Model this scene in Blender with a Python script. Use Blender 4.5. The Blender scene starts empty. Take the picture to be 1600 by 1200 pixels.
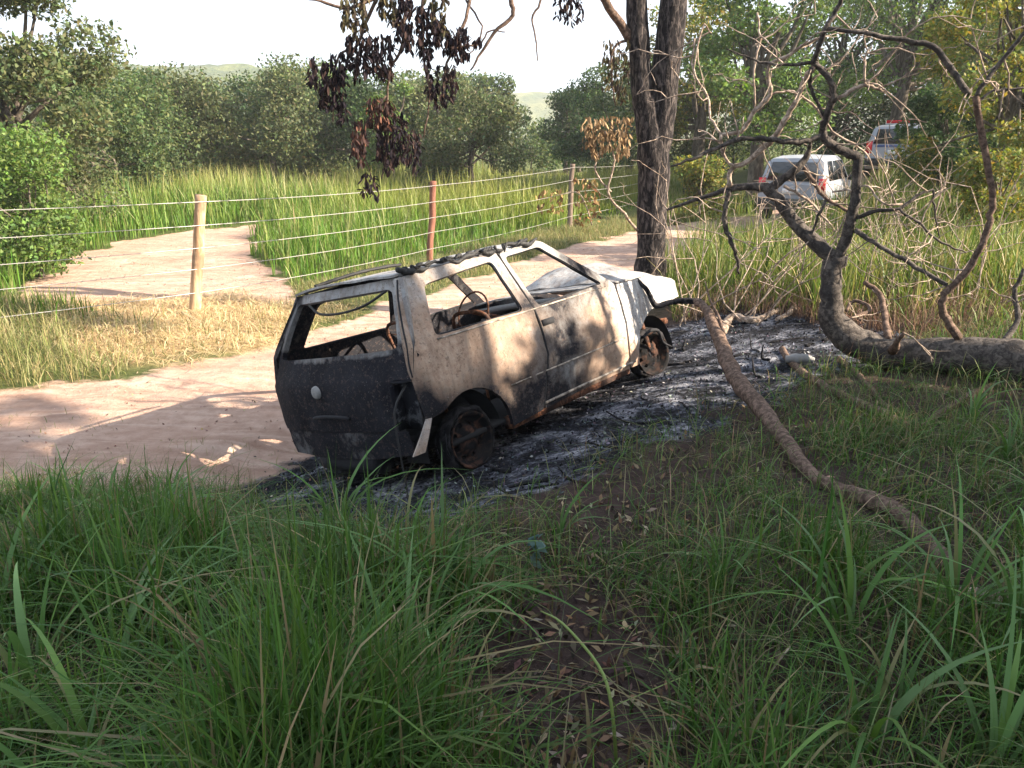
import bpy, math, random
import numpy as np
from mathutils import Vector, Matrix, noise as mnoise
from mathutils.geometry import delaunay_2d_cdt

random.seed(11)
RG = np.random.default_rng(11)
scene = bpy.context.scene
COL = scene.collection
rad = math.radians

# ------------------------------------------------------------------ camera, sky, sun, exposure
F_PX, HC, HOR = 1210.0, 2.38, 215.0
TH = math.atan((600 - HOR) / F_PX)
cam = bpy.data.cameras.new('camera')
cam.sensor_width = 36.0
cam.lens = F_PX / 1600 * 36.0
cam.clip_start = 0.05
cam.clip_end = 3000
camo = bpy.data.objects.new('camera', cam)
camo.location = (0, 0, HC)
camo.rotation_euler = (math.pi / 2 - TH, 0, 0)
COL.objects.link(camo)
scene.camera = camo

SUN_EL, SUN_AZ = rad(30), rad(-12)          # azimuth measured from +X (the side of the fallen tree), minus is towards the viewer
SUN = Vector((math.cos(SUN_EL) * math.cos(SUN_AZ), math.cos(SUN_EL) * math.sin(SUN_AZ), math.sin(SUN_EL)))
sun = bpy.data.lights.new('sun', 'SUN')
sun.energy = 5.0
sun.angle = rad(0.55)
sun.color = (1.0, 0.86, 0.68)
suno = bpy.data.objects.new('sun', sun)
suno.rotation_euler = SUN.to_track_quat('Z', 'Y').to_euler()
suno.location = SUN * 60
COL.objects.link(suno)

world = bpy.data.worlds.new('World')
scene.world = world
world.use_nodes = True
nt = world.node_tree
nt.nodes.clear()
wo = nt.nodes.new('ShaderNodeOutputWorld')
bg = nt.nodes.new('ShaderNodeBackground')
sky = nt.nodes.new('ShaderNodeTexSky')
sky.sky_type = 'NISHITA'
sky.sun_disc = False
sky.sun_elevation = SUN_EL
sky.sun_rotation = math.pi / 2 - SUN_AZ
sky.air_density = 1.0
sky.dust_density = 2.5
sky.ozone_density = 1.0
bg.inputs['Strength'].default_value = 0.07
# thin bright cloud over the whole sky, broken by a few paler blue gaps
tc = nt.nodes.new('ShaderNodeTexCoord')
mp = nt.nodes.new('ShaderNodeMapping')
mp.inputs['Scale'].default_value = (1.0, 1.0, 2.6)
nz = nt.nodes.new('ShaderNodeTexNoise')
nz.inputs['Scale'].default_value = 1.7
nz.inputs['Detail'].default_value = 7
nz.inputs['Roughness'].default_value = 0.55
cr = nt.nodes.new('ShaderNodeValToRGB')
cr.color_ramp.elements[0].position = 0.30
cr.color_ramp.elements[0].color = (0.25, 0.25, 0.25, 1)
cr.color_ramp.elements[1].position = 0.56
cr.color_ramp.elements[1].color = (0.9, 0.9, 0.9, 1)
mx = nt.nodes.new('ShaderNodeMixRGB')
mx.inputs[2].default_value = (4.6, 5.2, 6.1, 1)
nt.links.new(tc.outputs['Generated'], mp.inputs[0])
nt.links.new(mp.outputs[0], nz.inputs['Vector'])
nt.links.new(nz.outputs[0], cr.inputs[0])
nt.links.new(cr.outputs[0], mx.inputs[0])
nt.links.new(sky.outputs[0], mx.inputs[1])
nt.links.new(mx.outputs[0], bg.inputs['Color'])
nt.links.new(bg.outputs[0], wo.inputs[0])

scene.view_settings.view_transform = 'Standard'
scene.view_settings.look = 'None'
scene.view_settings.gamma = 1
scene.view_settings.exposure = 2.0
scene.render.engine = 'CYCLES'
scene.cycles.use_denoising = True
scene.cycles.max_bounces = 6
scene.cycles.transparent_max_bounces = 4
scene.cycles.diffuse_bounces = 3
scene.cycles.glossy_bounces = 2
scene.cycles.transmission_bounces = 4
scene.cycles.volume_bounces = 1


# ------------------------------------------------------------------ geometry helpers
def ray(px, py):
    c, s = math.cos(TH), math.sin(TH)
    u, v = (px - 800) / F_PX, (600 - py) / F_PX
    return Vector((u, c + s * v, -s + c * v))


def at(px, py, Y):
    """the point seen at photograph position px, py that stands Y metres ahead"""
    d = ray(px, py)
    return Vector((0, 0, HC)) + d * (Y / d.y)


def gp(px, py, z=0.0):
    d = ray(px, py)
    t = (z - HC) / d.z
    return (d.x * t, d.y * t)


def sstep(a, b, x):
    t = np.clip((np.asarray(x, float) - a) / (b - a), 0, 1)
    return t * t * (3 - 2 * t)


def vnoise(x, y, seed=0):
    x = np.asarray(x, float); y = np.asarray(y, float)
    xi = np.floor(x).astype(np.int64); yi = np.floor(y).astype(np.int64)
    fx = x - xi; fy = y - yi
    fx = fx * fx * (3 - 2 * fx); fy = fy * fy * (3 - 2 * fy)

    def h(a, b):
        n = (a * 374761393 + b * 668265263 + seed * 974634777) & 0xffffffff
        n = ((n ^ (n >> 13)) * 1274126177) & 0xffffffff
        return ((n ^ (n >> 16)) & 0xffff) / 65535.0
    return (h(xi, yi) * (1 - fx) + h(xi + 1, yi) * fx) * (1 - fy) + (h(xi, yi + 1) * (1 - fx) + h(xi + 1, yi + 1) * fx) * fy


def fbm(x, y, seed=0, o=4):
    r = 0; a = 0.5; k = 1.0
    for i in range(o):
        r = r + a * vnoise(np.asarray(x) * k, np.asarray(y) * k, seed + i * 17)
        a *= .5; k *= 2.03
    return r / (1 - .5 ** o)


def poly_sd(x, y, P):
    """signed distance to a polygon, negative inside"""
    x = np.asarray(x, float); y = np.asarray(y, float)
    P = np.asarray(P, float)
    d = np.full(x.shape, 1e9); ins = np.zeros(x.shape, bool)
    n = len(P)
    for i in range(n):
        ax, ay = P[i]; bx, by = P[(i + 1) % n]
        ex, ey = bx - ax, by - ay
        t = np.clip(((x - ax) * ex + (y - ay) * ey) / (ex * ex + ey * ey + 1e-12), 0, 1)
        d = np.minimum(d, (x - ax - t * ex) ** 2 + (y - ay - t * ey) ** 2)
        c = ((ay > y) != (by > y)) & (x < (bx - ax) * (y - ay) / (by - ay + 1e-12) + ax)
        ins ^= c
    d = np.sqrt(d)
    return np.where(ins, -d, d)


def new_mesh(name, V, faces, smooth=False):
    """faces: an int array (n,3), (n,4) or a list of arrays"""
    V = np.asarray(V, np.float32)
    fl = faces if isinstance(faces, list) else [faces]
    fl = [np.asarray(f, np.int32) for f in fl if len(f)]
    me = bpy.data.meshes.new(name)
    me.vertices.add(len(V))
    me.vertices.foreach_set('co', V.ravel())
    loops = np.concatenate([f.ravel() for f in fl])
    sizes = np.concatenate([np.full(len(f), f.shape[1], np.int32) for f in fl])
    starts = np.concatenate([[0], np.cumsum(sizes)[:-1]]).astype(np.int32)
    me.loops.add(len(loops))
    me.loops.foreach_set('vertex_index', loops)
    me.polygons.add(len(sizes))
    me.polygons.foreach_set('loop_start', starts)
    me.polygons.foreach_set('loop_total', sizes)
    if smooth:
        me.polygons.foreach_set('use_smooth', np.ones(len(sizes), bool))
    me.update(calc_edges=True)
    return me


def set_col(me, name, C):
    C = np.asarray(C, np.float32)
    if C.shape[1] == 3:
        C = np.concatenate([C, np.ones((len(C), 1), np.float32)], 1)
    a = me.attributes.new(name, 'FLOAT_COLOR', 'POINT')
    a.data.foreach_set('color', C.ravel())


def link(name, data, mat=None, parent=None, label=None, cat=None, group=None, kind=None):
    o = bpy.data.objects.new(name, data)
    COL.objects.link(o)
    if mat is not None and data is not None and not data.materials:
        data.materials.append(mat)
    if parent is not None:
        o.parent = parent
    if label: o['label'] = label
    if cat: o['category'] = cat
    if group: o['group'] = group
    if kind: o['kind'] = kind
    return o


def thing(name, label, cat, loc=(0, 0, 0), group=None):
    o = link(name, None, None, None, label, cat, group)
    o.location = loc
    o.empty_display_size = 0.2
    return o


class MB:
    """collects pieces of one mesh"""
    def __init__(s):
        s.V = []; s.Q = []; s.T = []; s.n = 0

    def add(s, V, Q=(), T=()):
        V = np.asarray(V, float).reshape(-1, 3)
        if len(Q): s.Q.append(np.asarray(Q, int) + s.n)
        if len(T): s.T.append(np.asarray(T, int) + s.n)
        s.V.append(V); s.n += len(V)
        return s

    def box(s, c, d, M=None):
        c = np.array(c, float); d = np.array(d, float) / 2
        v = np.array([[x, y, z] for x in (-1, 1) for y in (-1, 1) for z in (-1, 1)], float) * d
        if M is not None: v = v @ np.array(M.to_3x3()).T
        return s.add(v + c, [[0, 1, 3, 2], [4, 6, 7, 5], [0, 4, 5, 1], [2, 3, 7, 6], [0, 2, 6, 4], [1, 5, 7, 3]])

    def tube(s, pts, rs, n=7, sub=3, jit=0.0, cap=True, knot=0.0, seed=0):
        P = np.array([tuple(p) for p in pts], float)
        rs = np.array(rs if hasattr(rs, '__len__') else [rs] * len(P), float)
        if sub > 1 and len(P) > 2:
            E = np.vstack([2 * P[0] - P[1], P, 2 * P[-1] - P[-2]])
            out = []; ro = []
            for i in range(len(P) - 1):
                p0, p1, p2, p3 = E[i], E[i + 1], E[i + 2], E[i + 3]
                for k in range(sub):
                    t = k / sub
                    out.append(.5 * ((2 * p1) + (p2 - p0) * t + (2 * p0 - 5 * p1 + 4 * p2 - p3) * t * t + (3 * p1 - p0 - 3 * p2 + p3) * t ** 3))
                    ro.append(rs[i] * (1 - t) + rs[i + 1] * t)
            out.append(P[-1]); ro.append(rs[-1])
            P = np.array(out); rs = np.array(ro)
        rg = np.random.default_rng(seed + 5)
        if jit:
            P[1:-1] += rg.normal(0, 1, (len(P) - 2, 3)) * jit
        T = np.gradient(P, axis=0)
        T /= np.linalg.norm(T, axis=1)[:, None] + 1e-9
        a = np.array([0, 0, 1.]) if abs(T[0][2]) < .9 else np.array([1., 0, 0])
        u = np.cross(T[0], a); u /= np.linalg.norm(u)
        ang = np.linspace(0, 2 * math.pi, n, endpoint=False)
        V = []
        for i in range(len(P)):
            u = u - T[i] * (u @ T[i]); u /= np.linalg.norm(u) + 1e-9
            w = np.cross(T[i], u)
            r = np.full(n, rs[i])
            if knot:
                q = P[i] + (np.cos(ang) * r)[:, None] * u + (np.sin(ang) * r)[:, None] * w
                fq = .45 / (rs[i] + .004)
                r = r * (1 + knot * 3.2 * np.array([mnoise.noise(Vector(v * fq)) + .6 * mnoise.noise(Vector(v * fq * 2.3)) for v in q]))
            V.append(P[i] + (np.cos(ang) * r)[:, None] * u + (np.sin(ang) * r)[:, None] * w)
        V = np.concatenate(V)
        m = len(P)
        k = np.arange(n)
        Q = [np.stack([i * n + k, i * n + (k + 1) % n, (i + 1) * n + (k + 1) % n, (i + 1) * n + k], 1) for i in range(m - 1)]
        Tt = []
        if cap:
            V = np.vstack([V, P[0], P[-1]])
            Tt = [[(j + 1) % n, j, m * n] for j in range(n)] + [[(m - 1) * n + j, (m - 1) * n + (j + 1) % n, m * n + 1] for j in range(n)]
        return s.add(V, np.concatenate(Q), Tt)

    def lathe(s, prof, n=20, M=None):
        """prof: (radius, height along Z)"""
        ang = np.linspace(0, 2 * math.pi, n, endpoint=False)
        V = np.array([[r * math.cos(a), r * math.sin(a), z] for r, z in prof for a in ang])
        if M is not None:
            V = V @ np.array(M.to_3x3()).T + np.array(M.translation)
        k = np.arange(n)
        Q = np.concatenate([np.stack([i * n + k, i * n + (k + 1) % n, (i + 1) * n + (k + 1) % n, (i + 1) * n + k], 1) for i in range(len(prof) - 1)])
        return s.add(V, Q)

    def mesh(s, name, smooth=False, base=None):
        V = np.concatenate(s.V)
        if base is not None: V = V - np.array(base)
        fl = []
        if s.Q: fl.append(np.concatenate(s.Q))
        if s.T: fl.append(np.concatenate(s.T))
        return new_mesh(name, V, fl, smooth)

    def obj(s, name, mat, parent=None, smooth=False, base=None, **k):
        return link(name, s.mesh(name, smooth, base), mat, parent, **k)


# ------------------------------------------------------------------ materials
def mat_new(name):
    m = bpy.data.materials.new(name)
    m.use_nodes = True
    n = m.node_tree
    p = n.nodes['Principled BSDF']
    return m, n, p


def N(n, t, **k):
    o = n.nodes.new(t)
    for a, b in k.items():
        if a in o.inputs.keys(): o.inputs[a].default_value = b
        else: setattr(o, a, b)
    return o


def ramp(n, src, *stops):
    r = n.nodes.new('ShaderNodeValToRGB')
    e = r.color_ramp.elements
    while len(e) < len(stops): e.new(.5)
    for i, (p, c) in enumerate(stops):
        e[i].position = p
        e[i].color = (*c, 1) if hasattr(c, '__len__') else (c, c, c, 1)
    n.links.new(src, r.inputs[0])
    return r.outputs[0]


def mixc(n, fac, a, b, mode='MIX'):
    m = n.nodes.new('ShaderNodeMixRGB')
    m.blend_type = mode
    for i, v in ((0, fac), (1, a), (2, b)):
        if hasattr(v, 'links'): n.links.new(v, m.inputs[i])
        elif i == 0: m.inputs[0].default_value = v
        else: m.inputs[i].default_value = (*v, 1)
    return m.outputs[0]


def math_n(n, op, a, b=0.0, clamp=False):
    m = n.nodes.new('ShaderNodeMath')
    m.operation = op; m.use_clamp = clamp
    for i, v in ((0, a), (1, b)):
        if hasattr(v, 'links'): n.links.new(v, m.inputs[i])
        else: m.inputs[i].default_value = v
    return m.outputs[0]


def tex_noise(n, scale, detail=4, rough=.55, coord='Object', stretch=None, dist=0.0):
    t = n.nodes.new('ShaderNodeTexCoord')
    v = t.outputs[coord]
    if stretch:
        mp_ = n.nodes.new('ShaderNodeMapping')
        mp_.inputs['Scale'].default_value = stretch
        n.links.new(v, mp_.inputs[0]); v = mp_.outputs[0]
    z = N(n, 'ShaderNodeTexNoise', Scale=scale, Detail=detail, Roughness=rough, Distortion=dist)
    n.links.new(v, z.inputs['Vector'])
    return z.outputs[0]


def bump(n, p, h, strength=.4, dist=.02):
    b = N(n, 'ShaderNodeBump', Strength=strength, Distance=dist)
    n.links.new(h, b.inputs['Height'])
    n.links.new(b.outputs[0], p.inputs['Normal'])


def mat_leaf(name, trans=.35, rough=.6, spec=.25):
    """colour comes from the per-leaf attribute 'tint'"""
    m, n, p = mat_new(name)
    a = N(n, 'ShaderNodeAttribute', attribute_name='tint')
    p.inputs['Roughness'].default_value = rough
    p.inputs['Specular IOR Level'].default_value = spec
    n.links.new(a.outputs['Color'], p.inputs['Base Color'])
    t = n.nodes.new('ShaderNodeBsdfTranslucent')
    hv = N(n, 'ShaderNodeHueSaturation', Saturation=1.15, Value=1.25, Hue=.49)
    n.links.new(a.outputs['Color'], hv.inputs['Color'])
    n.links.new(hv.outputs[0], t.inputs['Color'])
    x = n.nodes.new('ShaderNodeMixShader')
    x.inputs[0].default_value = trans
    n.links.new(p.outputs[0], x.inputs[1]); n.links.new(t.outputs[0], x.inputs[2])
    n.links.new(x.outputs[0], n.nodes['Material Output'].inputs[0])
    return m


def mat_bark(name, dark, light, scale=9, stretch=(1, 1, .25), rough=.9, bstr=.9, bdist=.03, lo=.42, hi=.62, third=None):
    m, n, p = mat_new(name)
    v = tex_noise(n, scale, 6, .65, stretch=stretch, dist=.6)
    c = ramp(n, v, (lo, dark), (hi, light))
    if third:
        w = tex_noise(n, scale * .25, 3)
        c = mixc(n, ramp(n, w, (.5, 0.0), (.62, .8)), c, third)
    n.links.new(c, p.inputs['Base Color'])
    p.inputs['Roughness'].default_value = rough
    p.inputs['Specular IOR Level'].default_value = .15
    bump(n, p, v, bstr, bdist)
    return m


def mat_plain(name, col, rough=.7, metal=0.0, var=.15, scale=20, b=.15):
    m, n, p = mat_new(name)
    v = tex_noise(n, scale, 4)
    c = mixc(n, v, tuple(x * (1 - var) for x in col), tuple(min(1, x * (1 + var)) for x in col))
    n.links.new(c, p.inputs['Base Color'])
    p.inputs['Roughness'].default_value = rough
    p.inputs['Metallic'].default_value = metal
    if b: bump(n, p, v, b, .01)
    return m


M_LEAF = mat_leaf('leaf')
M_GRASS = mat_leaf('grass_blade', .30, .5, .18)
M_DRYLEAF = mat_leaf('dry_leaf', .15, .8, .1)
M_BARK_BURNT = mat_bark('burnt_bark', (.014, .012, .013), (.15, .125, .115), 26, (1, 1, .3), bstr=1.0, bdist=.04, lo=.47, hi=.70)
M_BARK_LOG = mat_bark('log_bark', (.04, .034, .031), (.135, .115, .10), 26, (1, 1, 1), bstr=.9, bdist=.014, third=(.035, .031, .03))
M_BARK_DRY_LIT = mat_bark('dry_lit_branch_bark', (.17, .125, .095), (.46, .37, .30), 24, (1, 1, 1), bstr=.4, bdist=.008)  # pale dead wood; its paleness also paints sunlight on some fallen-tree branches
M_BARK_BROWN = mat_bark('brown_branch_bark', (.07, .047, .036), (.19, .13, .10), 30, (1, 1, 1), bstr=.7, bdist=.01)
M_BARK_GREY = mat_bark('grey_bark', (.05, .04, .033), (.16, .135, .11), 8, (1, 1, .3))
M_CHAR = mat_bark('charcoal', (.006, .006, .007), (.035, .033, .036), 16, (1, 1, .6), bstr=.8, bdist=.01)


# ------------------------------------------------------------------ terrain
YAW, PIT, ROL = rad(49.88), rad(2.08), rad(-13.37)
CAR_T = Vector((-.686, 5.203, HC - 2.291))


def car_rot():
    cy, sy, cp, sp, c_, s_ = math.cos(YAW), math.sin(YAW), math.cos(PIT), math.sin(PIT), math.cos(ROL), math.sin(ROL)
    return Matrix(((cy, -sy, 0), (sy, cy, 0), (0, 0, 1))) @ Matrix(((cp, 0, -sp), (0, 1, 0), (sp, 0, cp))) @ Matrix(((1, 0, 0), (0, c_, -s_), (0, s_, c_)))


CAR_R = car_rot()
CAR_M = Matrix.Translation(CAR_T) @ CAR_R.to_4x4()
GROUND_LOCAL = 0.055                      # ground height in the wreck's own frame (rims without tyres)

VERGE = [(-40, -30), (-40, 3.4), (-12, 4.1), (-3.5, 4.7), (-2.0, 4.95), (-1.35, 5.0), (.3, 6.9), (.75, 8.2), (1.2, 9.8), (2.3, 13), (4.3, 17.2), (6.6, 20.6), (9.5, 23.2), (14, 26), (30, 33), (60, 40), (60, -30)]
PATH = [(-40, 4.2), (-12, 3.9), (-3.5, 4.35), (-2.0, 4.55), (-1.2, 4.6), (.3, 6.5), (1.0, 8.2), (1.35, 9.8), (2.5, 13), (4.4, 16.4), (6.6, 19.6), (9.5, 22.0), (14, 24.4), (30, 30), (30, 34), (13.5, 28.5), (8, 25.6), (5.6, 23.8), (3.3, 20.9), (1.3, 17.9), (-1.0, 13.2), (-2.1, 10.9), (-2.7, 9.5), (-3.4, 8.5), (-4.0, 7.75), (-5.1, 7.3), (-12, 7.2), (-40, 8)]
PATH2 = [(-7.3, 11.0), (-8.2, 13.2), (-9.0, 15.6), (-9.3, 18.6), (-8.6, 20.8), (-7.6, 22.6), (-6.5, 22.8), (-6.4, 19.2), (-5.4, 16.4), (-4.3, 14.0), (-3.4, 11.8), (-3.2, 10.6), (-5.2, 10.0)]
ASH = [(-2.15, 4.85), (-1.9, 4.3), (-1.3, 3.8), (-.8, 3.55), (-.1, 3.5), (.45, 4.0), (1.1, 4.65), (1.6, 5.3), (2.3, 5.6), (3.1, 5.9), (3.5, 6.9), (3.0, 8.0), (2.3, 8.8), (1.6, 8.6), (.9, 7.9), (.2, 7.2), (-.8, 6.2), (-1.7, 5.6)]
HAY = [(-7.2, 11.0), (-5.6, 11.2), (-4.4, 11.9), (-3.2, 11.4), (-2.4, 10.8), (-2.6, 9.7), (-3.3, 8.6), (-4.6, 8.4), (-5.6, 9.2)]
DRYSIDE = [(-20, 7.2), (-5.1, 7.3), (-4.0, 7.75), (-3.3, 8.5), (-2.6, 9.6), (-1.9, 10.9), (-.8, 13), (1.3, 17.6), (3.2, 20.6), (6.2, 24.2), (5.2, 26.5), (1.4, 21.5), (-1.6, 15.6), (-4.3, 11.6), (-6.5, 10.6), (-20, 10)]


def car_plane_z(x, y):
    n = CAR_R @ Vector((0, 0, 1))
    p = CAR_M @ Vector((0, 0, GROUND_LOCAL))
    return p.z - (n.x * (x - p.x) + n.y * (y - p.y)) / n.z


def height(x, y):
    x = np.asarray(x, float); y = np.asarray(y, float)
    sd = -poly_sd(x, y, VERGE)
    a = .15 + .235 * sd
    z = np.where(a > .35, .35 + .42 * (1 - np.exp(-np.maximum(a - .35, 0) / .42)), np.where(a < .1, .1 * np.exp(np.minimum(a - .1, 0) / .1), a))
    z = z + 1.15 * sstep(7, 13, x) * sstep(14, 21, y)
    z = z + .30 * sstep(-4, -8, x) * sstep(14, 8, y) * sstep(6.2, 7.6, y)
    # the wreck's own footprint
    cx = (x - CAR_T.x) * math.cos(YAW) + (y - CAR_T.y) * math.sin(YAW)
    cy = -(x - CAR_T.x) * math.sin(YAW) + (y - CAR_T.y) * math.cos(YAW)
    dx = np.maximum(np.maximum(-.7 - cx, cx - 2.8), 0); dy = np.maximum(np.abs(cy) - .85, 0)
    w = 1 - sstep(0, .9, np.hypot(dx, dy))
    z = z * (1 - w) + car_plane_z(x, y) * w
    # unevenness
    near = 1 - .55 * w
    z = z + ((fbm(x * .55, y * .55, 3) - .5) * .10 + (fbm(x * 2.3, y * 2.3, 9) - .5) * .045) * near * np.exp(-np.maximum(y - 40, 0) / 200)
    pm = sstep(.2, -.3, poly_sd(x, y, PATH))
    # wheel ruts along the track
    z = z - pm * .025 * (np.sin((x * .35 - y) * 3.1 + fbm(x * .4, y * .4, 5) * 3) > .35) * near
    z = z + sstep(0, -.6, poly_sd(x, y, HAY)) * .13 * fbm(x * 1.1, y * 1.1, 21)
    far = sstep(60, 300, y)
    z = z + far * 2.5 * fbm(x * .01, y * .01, 8)
    return z


def hz(x, y):
    return float(height(np.array([x]), np.array([y]))[0])


def axis(segs):
    out = []
    for a, b, st in segs:
        out.append(np.arange(a, b, st))
    return np.unique(np.concatenate(out + [[segs[-1][1]]]))


gx = np.concatenate([-np.geomspace(14, 480, 36)[::-1], np.arange(-13.9, 13.95, .1), np.geomspace(14, 480, 36)])
gy = np.concatenate([-np.geomspace(1, 40, 18)[::-1], np.arange(0, 24, .1), np.geomspace(24, 520, 50)])
GX, GY = np.meshgrid(gx, gy)
gxf, gyf = GX.ravel(), GY.ravel()
GZ = height(gxf, gyf)
nx, ny = len(gx), len(gy)
ii, jj = np.meshgrid(np.arange(nx - 1), np.arange(ny - 1))
b0 = (jj * nx + ii).ravel()
gq = np.stack([b0, b0 + 1, b0 + 1 + nx, b0 + nx], 1)
gme = new_mesh('ground', np.stack([gxf, gyf, GZ], 1), gq, True)


def path_mask(x, y, soft=.35):
    e = (fbm(x * 1.3, y * 1.3, 31) - .5) * .8
    return np.maximum(sstep(soft, -soft, poly_sd(x, y, PATH) + e), sstep(soft, -soft, poly_sd(x, y, PATH2) + e))


def ash_mask(x, y):
    e = (fbm(x * 1.7, y * 1.7, 41) - .5) * 1.0
    return sstep(.30, -.30, poly_sd(x, y, ASH) + e)


def hay_mask(x, y):
    e = (fbm(x * 1.1, y * 1.1, 51) - .5) * 1.4
    return sstep(.45, -.35, poly_sd(x, y, HAY) + e)


verge_m = sstep(-.2, .5, -poly_sd(gxf, gyf, VERGE)) * sstep(14, 8, gyf)
set_col(gme, 'mask', np.stack([path_mask(gxf, gyf), ash_mask(gxf, gyf), hay_mask(gxf, gyf), verge_m], 1))

m, n, p = mat_new('earth')
at_ = N(n, 'ShaderNodeAttribute', attribute_name='mask')
sep = n.nodes.new('ShaderNodeSeparateColor')
n.links.new(at_.outputs['Color'], sep.inputs[0])
big = tex_noise(n, 1.1, 5); mid = tex_noise(n, 7, 6, .65); fine = tex_noise(n, 60, 5, .7)
dirt = ramp(n, big, (.3, (.43, .285, .22)), (.55, (.50, .35, .275)), (.75, (.56, .42, .34)))
dirt = mixc(n, ramp(n, mid, (.35, .55), (.6, 0.0)), dirt, (.30, .18, .13))
dirt = mixc(n, ramp(n, fine, (.60, 0.0), (.72, .5)), dirt, (.20, .14, .10))
trk = tex_noise(n, 2.2, 5, .6, stretch=(.35, 2.6, 1), dist=.8)
dirt = mixc(n, ramp(n, trk, (.36, .55), (.50, 0.0)), dirt, (.29, .175, .125))
dirt = mixc(n, ramp(n, trk, (.58, 0.0), (.70, .5)), dirt, (.60, .46, .38))
field = ramp(n, mid, (.3, (.045, .065, .02)), (.7, (.12, .13, .045)))
soil = ramp(n, mid, (.3, (.028, .021, .019)), (.6, (.075, .050, .043)), (.8, (.13, .09, .075)))
soil = mixc(n, ramp(n, fine, (.6, 0.0), (.7, .7)), soil, (.17, .13, .09))
hay = ramp(n, fine, (.3, (.24, .16, .075)), (.7, (.56, .42, .23)))
ashv = tex_noise(n, 3.2, 6, .7, dist=.4); ashf = tex_noise(n, 26, 6, .75)
ash = ramp(n, math_n(n, 'ADD', math_n(n, 'MULTIPLY', ashv, .62), math_n(n, 'MULTIPLY', ashf, .42)), (.43, (.007, .007, .009)), (.51, (.024, .025, .031)), (.57, (.11, .115, .14)), (.66, (.38, .38, .41)))
c = mixc(n, at_.outputs['Alpha'], field, soil)
c = mixc(n, ramp(n, math_n(n, 'ADD', sep.outputs[0], math_n(n, 'MULTIPLY', math_n(n, 'SUBTRACT', mid, .5), .7)), (.35, 0.0), (.6, 1.0)), c, dirt)
c = mixc(n, math_n(n, 'MULTIPLY', sep.outputs[2], .85), c, hay)
c = mixc(n, ramp(n, math_n(n, 'ADD', sep.outputs[1], math_n(n, 'MULTIPLY', math_n(n, 'SUBTRACT', mid, .5), .9)), (.3, 0.0), (.6, 1.0)), c, ash)
n.links.new(c, p.inputs['Base Color'])
p.inputs['Roughness'].default_value = .95
p.inputs['Specular IOR Level'].default_value = .1
bump(n, p, math_n(n, 'ADD', math_n(n, 'ADD', mid, math_n(n, 'MULTIPLY', trk, 1.0)), math_n(n, 'MULTIPLY', fine, .45)), .8, .06)
link('ground', gme, m, kind='structure')


# ------------------------------------------------------------------ hills far behind
def hill(name, xs, ys, hfun, ca, cb, sc):
    X, Y = np.meshgrid(xs, ys)
    Z = hfun(X, Y)
    a, b = np.meshgrid(np.arange(len(xs) - 1), np.arange(len(ys) - 1))
    q = (b * len(xs) + a).ravel()
    me = new_mesh(name, np.stack([X.ravel(), Y.ravel(), Z.ravel()], 1), np.stack([q, q + 1, q + 1 + len(xs), q + len(xs)], 1), True)
    m_, n_, p_ = mat_new(name + '_cover')
    v = tex_noise(n_, sc, 6, .7)
    n_.links.new(ramp(n_, v, (.42, ca), (.58, cb)), p_.inputs['Base Color'])
    p_.inputs['Roughness'].default_value = 1
    bump(n_, p_, v, 1, 3)
    link(name, me, m_, kind='structure')


hill('wooded_hill', np.linspace(-340, 60, 170), np.linspace(150, 380, 40),
     lambda X, Y: (23 + 6 * fbm(X * .01, Y * .01, 2) + 4.5 * fbm(X * .2, Y * .13, 6)) * sstep(150, 300, Y) * sstep(20, -90, X) - 1,
     (.04, .065, .025), (.10, .12, .045), .09)
hill('distant_hill', np.linspace(-160, 470, 200), np.linspace(330, 500, 30),
     lambda X, Y: (19 + 9 * fbm(X * .008, Y * .008, 12) + 4 * fbm(X * .14, Y * .1, 4)) * sstep(330, 450, Y) * sstep(-160, -20, X) - 2,
     (.05, .075, .035), (.13, .14, .06), .06)


# ------------------------------------------------------------------ foliage and grass builders
def blades(px, py, pz, h, w, seg, az, lean, tint0, tint1, twist=None, droop=None):
    """curved tapering blades; tint0 at the foot, tint1 at the tip. all arrays of length n"""
    nB = len(px)
    s = np.linspace(0, 1, seg + 1)
    dx, dy = np.cos(az), np.sin(az)
    if droop is None: droop = np.zeros(nB)
    ta = az + math.pi / 2 + (twist if twist is not None else RG.normal(0, .5, nB))
    wx, wy = np.cos(ta), np.sin(ta)
    V = np.zeros((nB, seg * 2 + 1, 3)); C = np.zeros((nB, seg * 2 + 1, 3))
    for i, t in enumerate(s):
        out = lean * h * (t ** 2)
        up = h * (t - (lean * .35 + droop) * t ** 2.6 * np.minimum(1, lean * 1.6))
        cxp = px + dx * out; cyp = py + dy * out; czp = pz + up
        wd = w * .5 * (1 - t ** 2.2) * (.45 + .55 * min(1, t * 4))
        col = tint0 * (1 - t) + tint1 * t
        if i < seg:
            for k, sg in ((0, -1), (1, 1)):
                V[:, i * 2 + k, 0] = cxp + sg * wx * wd; V[:, i * 2 + k, 1] = cyp + sg * wy * wd
                V[:, i * 2 + k, 2] = czp + (.25 * wd if k else 0)
                C[:, i * 2 + k] = col
        else:
            V[:, -1] = np.stack([cxp, cyp, czp], 1); C[:, -1] = col
    nv = seg * 2 + 1
    base = (np.arange(nB) * nv)[:, None]
    q = np.concatenate([base + np.array([[i * 2, i * 2 + 1, i * 2 + 3, i * 2 + 2]]) for i in range(seg - 1)]) if seg > 1 else np.zeros((0, 4), int)
    t3 = base + np.array([[seg * 2 - 2, seg * 2 - 1, seg * 2]])
    return V.reshape(-1, 3), q, t3, C.reshape(-1, 3)


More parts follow.
